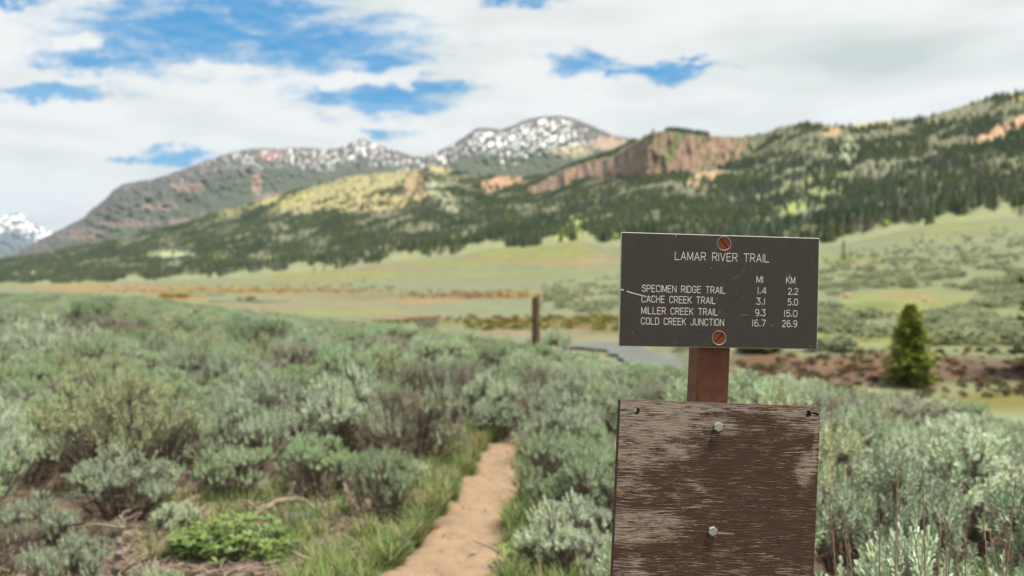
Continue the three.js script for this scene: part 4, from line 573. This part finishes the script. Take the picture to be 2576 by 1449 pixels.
  write('SPECIMEN RIDGE TRAIL', -141, 8.4, -3.1, 11.3); write('CACHE CREEK TRAIL', -141, -8.8, -21.6, 11.3); write('MILLER CREEK TRAIL', -141, -4.3, -41.7, 11.3); write('COLD CREEK JUNCTION', -141, 7.2, -59.8, 11.3);
  write('1.4', 68, 83.4, -2.2, 11.2); write('2.2', 124.3, 142, -2.2, 11.2); write('3.1', 66, 81.5, -21.2, 11.2); write('5.0', 124, 142, -21.2, 11.2); write('9.3', 64.6, 82.8, -41.4, 11.2); write('15.0', 117.3, 141.3, -41.5, 11.2); write('16.7', 59.2, 83.2, -59.6, 11.2); write('26.9', 114.5, 141.3, -59.6, 11.2);
  const scr = (pts, w, a) => stroke(`rgba(222,216,200,${a})`, w / 1000 * S, (c) => pts.forEach(([x, y], i) => c[i ? 'lineTo' : 'moveTo'](px(x), py(y))));
  scr([[-180, -0.6], [-174.5, -1.2]], 2.4, 0.95); scr([[-167.5, -3.4], [-160, -5.6], [-150, -8.0], [-141, -10.0]], 1.7, 0.95); scr([[-141, -10], [-134, -11.8], [-127, -12.6], [-122, -11.6]], 0.7, 0.8); scr([[-82.4, 98], [-83, 93.8]], 0.9, 0.9); scr([[126.5, 33], [124.5, 26]], 0.8, 0.9); scr([[-1.5, 5.5], [-3, 1]], 0.6, 0.7); scr([[-6.2, -10], [-7, -14]], 0.6, 0.7); scr([[46, 56], [43, 42]], 0.4, 0.5); scr([[42, 40], [40, 34]], 0.5, 0.6); scr([[34, 29], [20, 22]], 0.35, 0.4); scr([[39, -41], [52, -40]], 0.5, 0.5); scr([[39, -40], [39, -44]], 0.4, 0.5); scr([[39, -55], [39, -60]], 0.5, 0.6); scr([[-156, -74], [-157, -77]], 0.6, 0.7); scr([[-18, 42], [-18.5, 40]], 0.7, 0.8); scr([[30, -2], [30, -5]], 0.6, 0.6); scr([[166, -92], [168, -94]], 0.8, 0.7); scr([[-2, -33], [2, -35], [0, -38], [-3, -37]], 0.5, 0.4); scr([[94, -58], [100, -56]], 0.7, 0.35);
  for (let k = 0; k < 120; k++) { const x = -178 + r() * 356, y = -97 + r() * 194, a = r() * 6.3, L = r() * r() * 9; scr([[x, y], [x + Math.cos(a) * L, y + Math.sin(a) * L]], 0.25, 0.05 + 0.12 * r()); }
  for (let k = 0; k < 40; k++) { const side = r() < 0.6, x = side ? -179.6 : -178 + r() * 356, y = side ? -97 + r() * 194 : 98.6; scr([[x, y], [x + 0.3, y]], 0.5 + 0.6 * r(), 0.8); }
  stroke('rgba(58,30,26,0.8)', 0.9 / 1000 * S, (c) => { c.moveTo(px(158), py(70)); c.lineTo(px(161), py(52)); c.lineTo(px(163), py(34)); c.lineTo(px(168), py(24)); });
  const capTex = (c, col) => { const t = new THREE.CanvasTexture(c); if (col) t.colorSpace = THREE.SRGBColorSpace; t.repeat.set(1 / W, 1 / Hh); t.offset.set(0.5, 0.5); return t; };
  const rect = (w, h, k, cx = 0, cy = 0) => { const s = new THREE.Shape(), x = w / 2, y = h / 2; s.moveTo(cx - x + k, cy - y); s.lineTo(cx + x - k, cy - y); s.quadraticCurveTo(cx + x, cy - y, cx + x, cy - y + k); s.lineTo(cx + x, cy + y - k); s.quadraticCurveTo(cx + x, cy + y, cx + x - k, cy + y); s.lineTo(cx - x + k, cy + y); s.quadraticCurveTo(cx - x, cy + y, cx - x, cy + y - k); s.lineTo(cx - x, cy - y + k); s.quadraticCurveTo(cx - x, cy - y, cx - x + k, cy - y); return s; };
  const holeAt = (s, x, y, rad, n = 24) => { const p = new THREE.Path(); for (let i = 0; i <= n; i++) { const a = -i / n * 2 * Math.PI; p[i ? 'lineTo' : 'moveTo'](x + rad * Math.cos(a), y + rad * Math.sin(a)); } s.holes.push(p); };
  const bev = (w, h) => ({ depth: 0.0046, bevelEnabled: true, bevelThickness: 0.001, bevelSize: 0.0009, bevelOffset: -0.0009, bevelSegments: 2, curveSegments: 4 });
  const screws = [[0.0047, 0.0842, -0.88], [-0.0008, -0.0817, 0.85]], ps = rect(W, Hh, 0.0012); for (const [x, y] of screws) holeAt(ps, x, y, 0.0121, 36);
  const pg = new THREE.ExtrudeGeometry(ps, bev()); pg.translate(0, 0, -0.0056);
  const face = std({ map: capTex(cv, true), bumpMap: capTex(bc, false), bumpScale: 0.0006, roughness: 0.5 }), rim = std({ color: new THREE.Color().setRGB(0.46, 0.48, 0.46), roughness: 0.5 });
  const plate = obj('name_plate', pg, [face, rim], sign); place(plate, 0.36598, -0.01964, -1.74858, -0.00597, -0.02428); plate.userData.label = 'dark brown plate lettered with trail names and distances';
  // slotted, rusted screws sunk in pale rings
  const noiseTex = (seed, a, b, scale, spots) => { const n = 256, d = new Uint8Array(n * n * 4), q2 = rng(seed); for (let j = 0; j < n; j++) for (let i = 0; i < n; i++) { const t = clamp(0.5 + 0.55 * fbm(i * scale + seed, j * scale, 4) + spots * (q2() - 0.5)), o = (j * n + i) * 4; for (let k = 0; k < 3; k++) d[o + k] = mix(a[k], b[k], t); d[o + 3] = 255; } const t = new THREE.DataTexture(d, n, n); t.colorSpace = THREE.SRGBColorSpace; t.magFilter = THREE.LinearFilter; t.wrapS = t.wrapT = THREE.MirroredRepeatWrapping; t.needsUpdate = true; return t; };
  const rust = noiseTex(5, [96, 44, 14], [146, 76, 28], 0.03, 0.3); rust.repeat.set(40, 40);
  const rustM = std({ map: rust, roughness: 0.7, metalness: 0.15 }), ringM = std({ color: new THREE.Color().setRGB(0.3, 0.27, 0.2), roughness: 0.6 });
  screws.forEach(([x, y, a], i) => {
    const R = 0.0108, hw = 0.0011, half = (sgn) => { const s = new THREE.Shape(), b = Math.asin(hw / R); for (let k = 0; k <= 20; k++) { const t = sgn > 0 ? b + (Math.PI - 2 * b) * k / 20 : Math.PI + b + (Math.PI - 2 * b) * k / 20; s[k ? 'lineTo' : 'moveTo'](R * Math.cos(t), R * Math.sin(t)); } s.closePath(); return new THREE.ExtrudeGeometry(s, { depth: 0.0018, bevelEnabled: true, bevelThickness: 0.0003, bevelSize: 0.0003, bevelOffset: -0.0003, bevelSegments: 2 }); };
    const parts = [half(1), half(-1)]; const floor = new THREE.CylinderGeometry(R * 1.02, R * 0.5, 0.004, 32).rotateX(Math.PI / 2).translate(0, 0, -0.0022).toNonIndexed(); parts.push(floor);
    const g = mergeGeometries(parts); const m = obj('screw', g, rustM, plate); m.position.set(x, y, -0.0024); m.rotation.z = a; m.userData.label = i ? 'rusty orange slotted screw in the bottom of the plate' : 'rusty orange slotted screw in the top of the plate';
    const ring = obj('screw_hole_rim', new THREE.LatheGeometry([[0.0107, -0.0030], [0.0121, -0.0006], [0.0124, 0.00035], [0.0120, 0.00045], [0.0111, -0.0010], [0.0108, -0.0028]].map(([u, v]) => new THREE.Vector2(u, v)), 40).rotateX(Math.PI / 2), ringM, plate); ring.position.set(x, y, 0.0001);
  });
  // weathered board
  const BW = 0.3617, BH = 0.47, n = 1400, nh = Math.round(n * BH / BW), bd = new Uint8Array(n * nh * 4), bb = new Uint8Array(n * nh * 4), q3 = rng(301);
  const worn = [[0.10, 0.05, 0.34, 0.10, 1.0], [0.10, 0.22, 0.26, 0.09, 0.9], [0.5, 0.02, 0.6, 0.03, 0.62], [0.93, 0.07, 0.16, 0.07, 0.7], [0.93, 0.30, 0.055, 0.09, 0.95], [0.985, 0.2, 0.02, 0.1, 0.7], [0.05, 0.37, 0.12, 0.10, 0.6], [0.14, 0.585, 0.22, 0.07, 1.0], [0.06, 0.66, 0.15, 0.025, 0.9], [0.08, 0.79, 0.14, 0.05, 0.62], [0.16, 0.90, 0.16, 0.07, 0.7], [0.42, 0.95, 0.12, 0.09, 0.6], [0.93, 0.88, 0.12, 0.10, 0.55], [0.42, 0.12, 0.24, 0.05, 0.6], [0.30, 0.45, 0.3, 0.08, 0.25], [0.6, 0.8, 0.3, 0.1, 0.25], [0.1, 1.08, 0.3, 0.12, 0.6], [0.8, 1.15, 0.2, 0.1, 0.5]];
  const streaks = [[0.177, 0.0411], [0.1753, 0.2241]];
  for (let j = 0; j < nh; j++) for (let i = 0; i < n; i++) {
    const x = i / n * BW, y = j / n * BW, u = x / BW, v = y / BW, wy = y + 0.0035 * fbm(x * 5, y * 12, 2) + 0.0004 * N2(x * 30, y * 60);
    const grain = fbm(x * 8, wy * 330, 3), med = fbm(x * 22, wy * 640, 2), fine = fbm(x * 70, wy * 1500, 2);
    let w = -0.37 + 0.30 * fbm(x * 16, y * 34, 3);
    for (const [a, b, ra, rb, s] of worn) { const k = 1 - Math.hypot((u - a) / ra, (v - b) / rb); if (k > -0.5) w += s * 0.72 * sstep(-0.5, 0.6, k); }
    const hatch = v > 0.72 ? 0.22 * Math.max(0, fbm(x * 520, y * 22, 2)) * sstep(0.75, 0.15, u) : 0.05 * Math.max(0, fbm(x * 420, y * 30, 2));
    let bareness = sstep(0.0, 0.22, w + 0.62 * grain + 0.50 * med + 0.30 * fine + hatch);
    for (const [sx, sy] of streaks) { const a = x - sx - 0.008, b = Math.abs(y - sy - 0.001 - 0.03 * a); if (a > 0 && a < 0.03 && b < 0.0022 * (1 - 0.5 * a / 0.03)) bareness = Math.max(bareness, 0.95); }
    const crack = sstep(0.62, 0.80, 1 - Math.abs(fbm(x * 7, wy * 300, 2)) * 3.2 + 0.25 * fbm(x * 30, y * 30, 2)) * sstep(-0.35, 0.2, fbm(x * 14 + 40, y * 60, 2));
    const warm = sstep(0.1, 0.55, fbm(x * 14 + 7, wy * 90, 3) + 0.3 * med), pale = 0.5 + 0.5 * fbm(x * 30, wy * 420 + 9, 2);
    let wood = mixc(mixc([128, 114, 101], [178, 169, 160], pale), [170, 132, 96], warm * 0.55), paint = [70 + 7 * grain + 6 * med, 46 + 5 * grain + 5 * med, 31 + 4 * grain + 4 * med];
    let c = mixc(paint, wood, bareness); c = mixc(c, [36, 25, 20], crack * 0.85);
    const o = ((nh - 1 - j) * n + i) * 4; for (let k = 0; k < 3; k++) bd[o + k] = clamp(c[k] + (q3() - 0.5) * 8, 0, 255); bd[o + 3] = 255;
    const hgt = clamp(0.62 + 0.16 * grain - 0.22 * bareness - 0.45 * crack + 0.08 * fine); bb[o] = bb[o + 1] = bb[o + 2] = hgt * 255; bb[o + 3] = 255;
  }
  const btex = (d, col) => { const t = new THREE.DataTexture(d, n, nh); if (col) t.colorSpace = THREE.SRGBColorSpace; t.magFilter = THREE.LinearFilter; t.wrapS = t.wrapT = THREE.ClampToEdgeWrapping; t.repeat.set(1 / BW, 1 / BH); t.offset.set(0, 1); t.needsUpdate = true; return t; };
  const boardM = std({ map: btex(bd, true), bumpMap: btex(bb, false), bumpScale: 0.0012, roughness: 0.75 }), edgeM = std({ map: noiseTex(8, [52, 36, 28], [74, 52, 40], 0.05, 0.2), roughness: 0.85 }); edgeM.map.repeat.set(14, 14);
  const outline = (inset, notch) => { const s = new THREE.Shape(), k = 0.0006; const e = rng(77 + notch), P = [[inset, -BH + inset], [BW - inset, -BH + inset]]; if (notch) P.push([BW, -0.0175], [BW - 0.008, -0.0150], [BW - 0.0150, -0.0126], [BW - 0.0146, -0.0108], [BW - 0.006, -0.0124], [BW - 0.0008, -0.0146]); P.push([BW - inset, -0.0022 - inset]); for (let i = 1; i < 30; i++) P.push([BW - BW * i / 30, -inset - (e() * 0.0009) * (i < 12 ? 1.6 : 1)]); P.push([inset, -inset]); P.forEach(([x, y], i) => s[i ? 'lineTo' : 'moveTo'](x, y)); s.closePath(); holeAt(s, 0.0288 * 0.99, -0.0179 * 0.99, 0.0060); holeAt(s, 0.3423 * 0.99, -0.0133 * 0.99 - 0.0004, 0.0056); return s; };
  const board = new THREE.Group(); board.name = 'notice_board'; sign.add(board); place(board, 0.18811 * 0.99, -0.20798 * 0.99, -1.7127, -0.00239, -0.04646); board.userData.label = 'brown plywood board with peeling paint and two bolts';
  const fg = new THREE.ExtrudeGeometry(outline(0, 1), { depth: 0.0042, bevelEnabled: true, bevelThickness: 0.0005, bevelSize: 0.0005, bevelOffset: -0.0005, bevelSegments: 1 }); fg.translate(0, 0, -0.0047);
  const kg = new THREE.ExtrudeGeometry(outline(0.0004, 0), { depth: 0.0128, bevelEnabled: false }); kg.translate(0, 0, -0.0181);
  obj('face_ply', fg, [boardM, edgeM], board); obj('back_ply', kg, [edgeM, edgeM], board);
  const zinc = std({ color: new THREE.Color().setRGB(0.52, 0.56, 0.54), metalness: 0.85, roughness: 0.42 });
  streaks.forEach(([x, y], i) => {
    const s = new THREE.Shape(); for (let k = 0; k < 6; k++) { const a = k / 6 * 2 * Math.PI + (i ? 0.35 : 0.52); s[k ? 'lineTo' : 'moveTo'](0.0086 * Math.cos(a), 0.0086 * Math.sin(a)); } s.closePath();
    const parts = [new THREE.ExtrudeGeometry(s, { depth: 0.0042, bevelEnabled: true, bevelThickness: 0.0011, bevelSize: 0.0012, bevelOffset: -0.0012, bevelSegments: 3 })];
    for (let k = 0; k < 3; k++) parts.push(new THREE.BoxGeometry(0.0026, 0.0007, 0.0006).translate(0.0045, 0, 0.0055).rotateZ(k * 2.094 + (i ? 1.6 : 0.5)).toNonIndexed());
    const m = obj('bolt', mergeGeometries(parts), zinc, board); m.position.set(x * 0.99, -y * 0.99, 0.0004); m.userData.label = i ? 'galvanised hex bolt low on the board' : 'galvanised hex bolt near the top of the board';
  });
  // square rusty steel post
  const a = 0.0595, postRust = noiseTex(12, [84, 54, 42], [126, 76, 50], 0.018, 0.22); postRust.repeat.set(6, 6);
  const L = 1.72, tube = rect(a, a, 0.007); { const inner = rect(a - 0.008, a - 0.008, 0.004); tube.holes.push(new THREE.Path(inner.getPoints(6).reverse())); }
  const tg = new THREE.ExtrudeGeometry(tube, { depth: L, bevelEnabled: false, curveSegments: 8, steps: 1 }); tg.rotateX(-Math.PI / 2);
  const post = obj('steel_post', tg, std({ map: postRust, roughness: 0.75, metalness: 0.1 }), sign); post.userData.label = 'square rusty red brown steel post';
  const roll = -0.0455, up = new THREE.Vector3(-Math.sin(roll), Math.cos(roll), 0).applyAxisAngle(new THREE.Vector3(0, 1, 0), YAW), topP = new THREE.Vector3(0.3676, 0.0802, -1.7522), nrm = new THREE.Vector3(Math.sin(YAW), 0, Math.cos(YAW));
  topP.addScaledVector(nrm, -a / 2 - 0.0068); const foot = topP.clone().addScaledVector(up, -L);
  place(post, foot.x, foot.y, foot.z, 0, roll);
}
renderer.render(scene, camera);
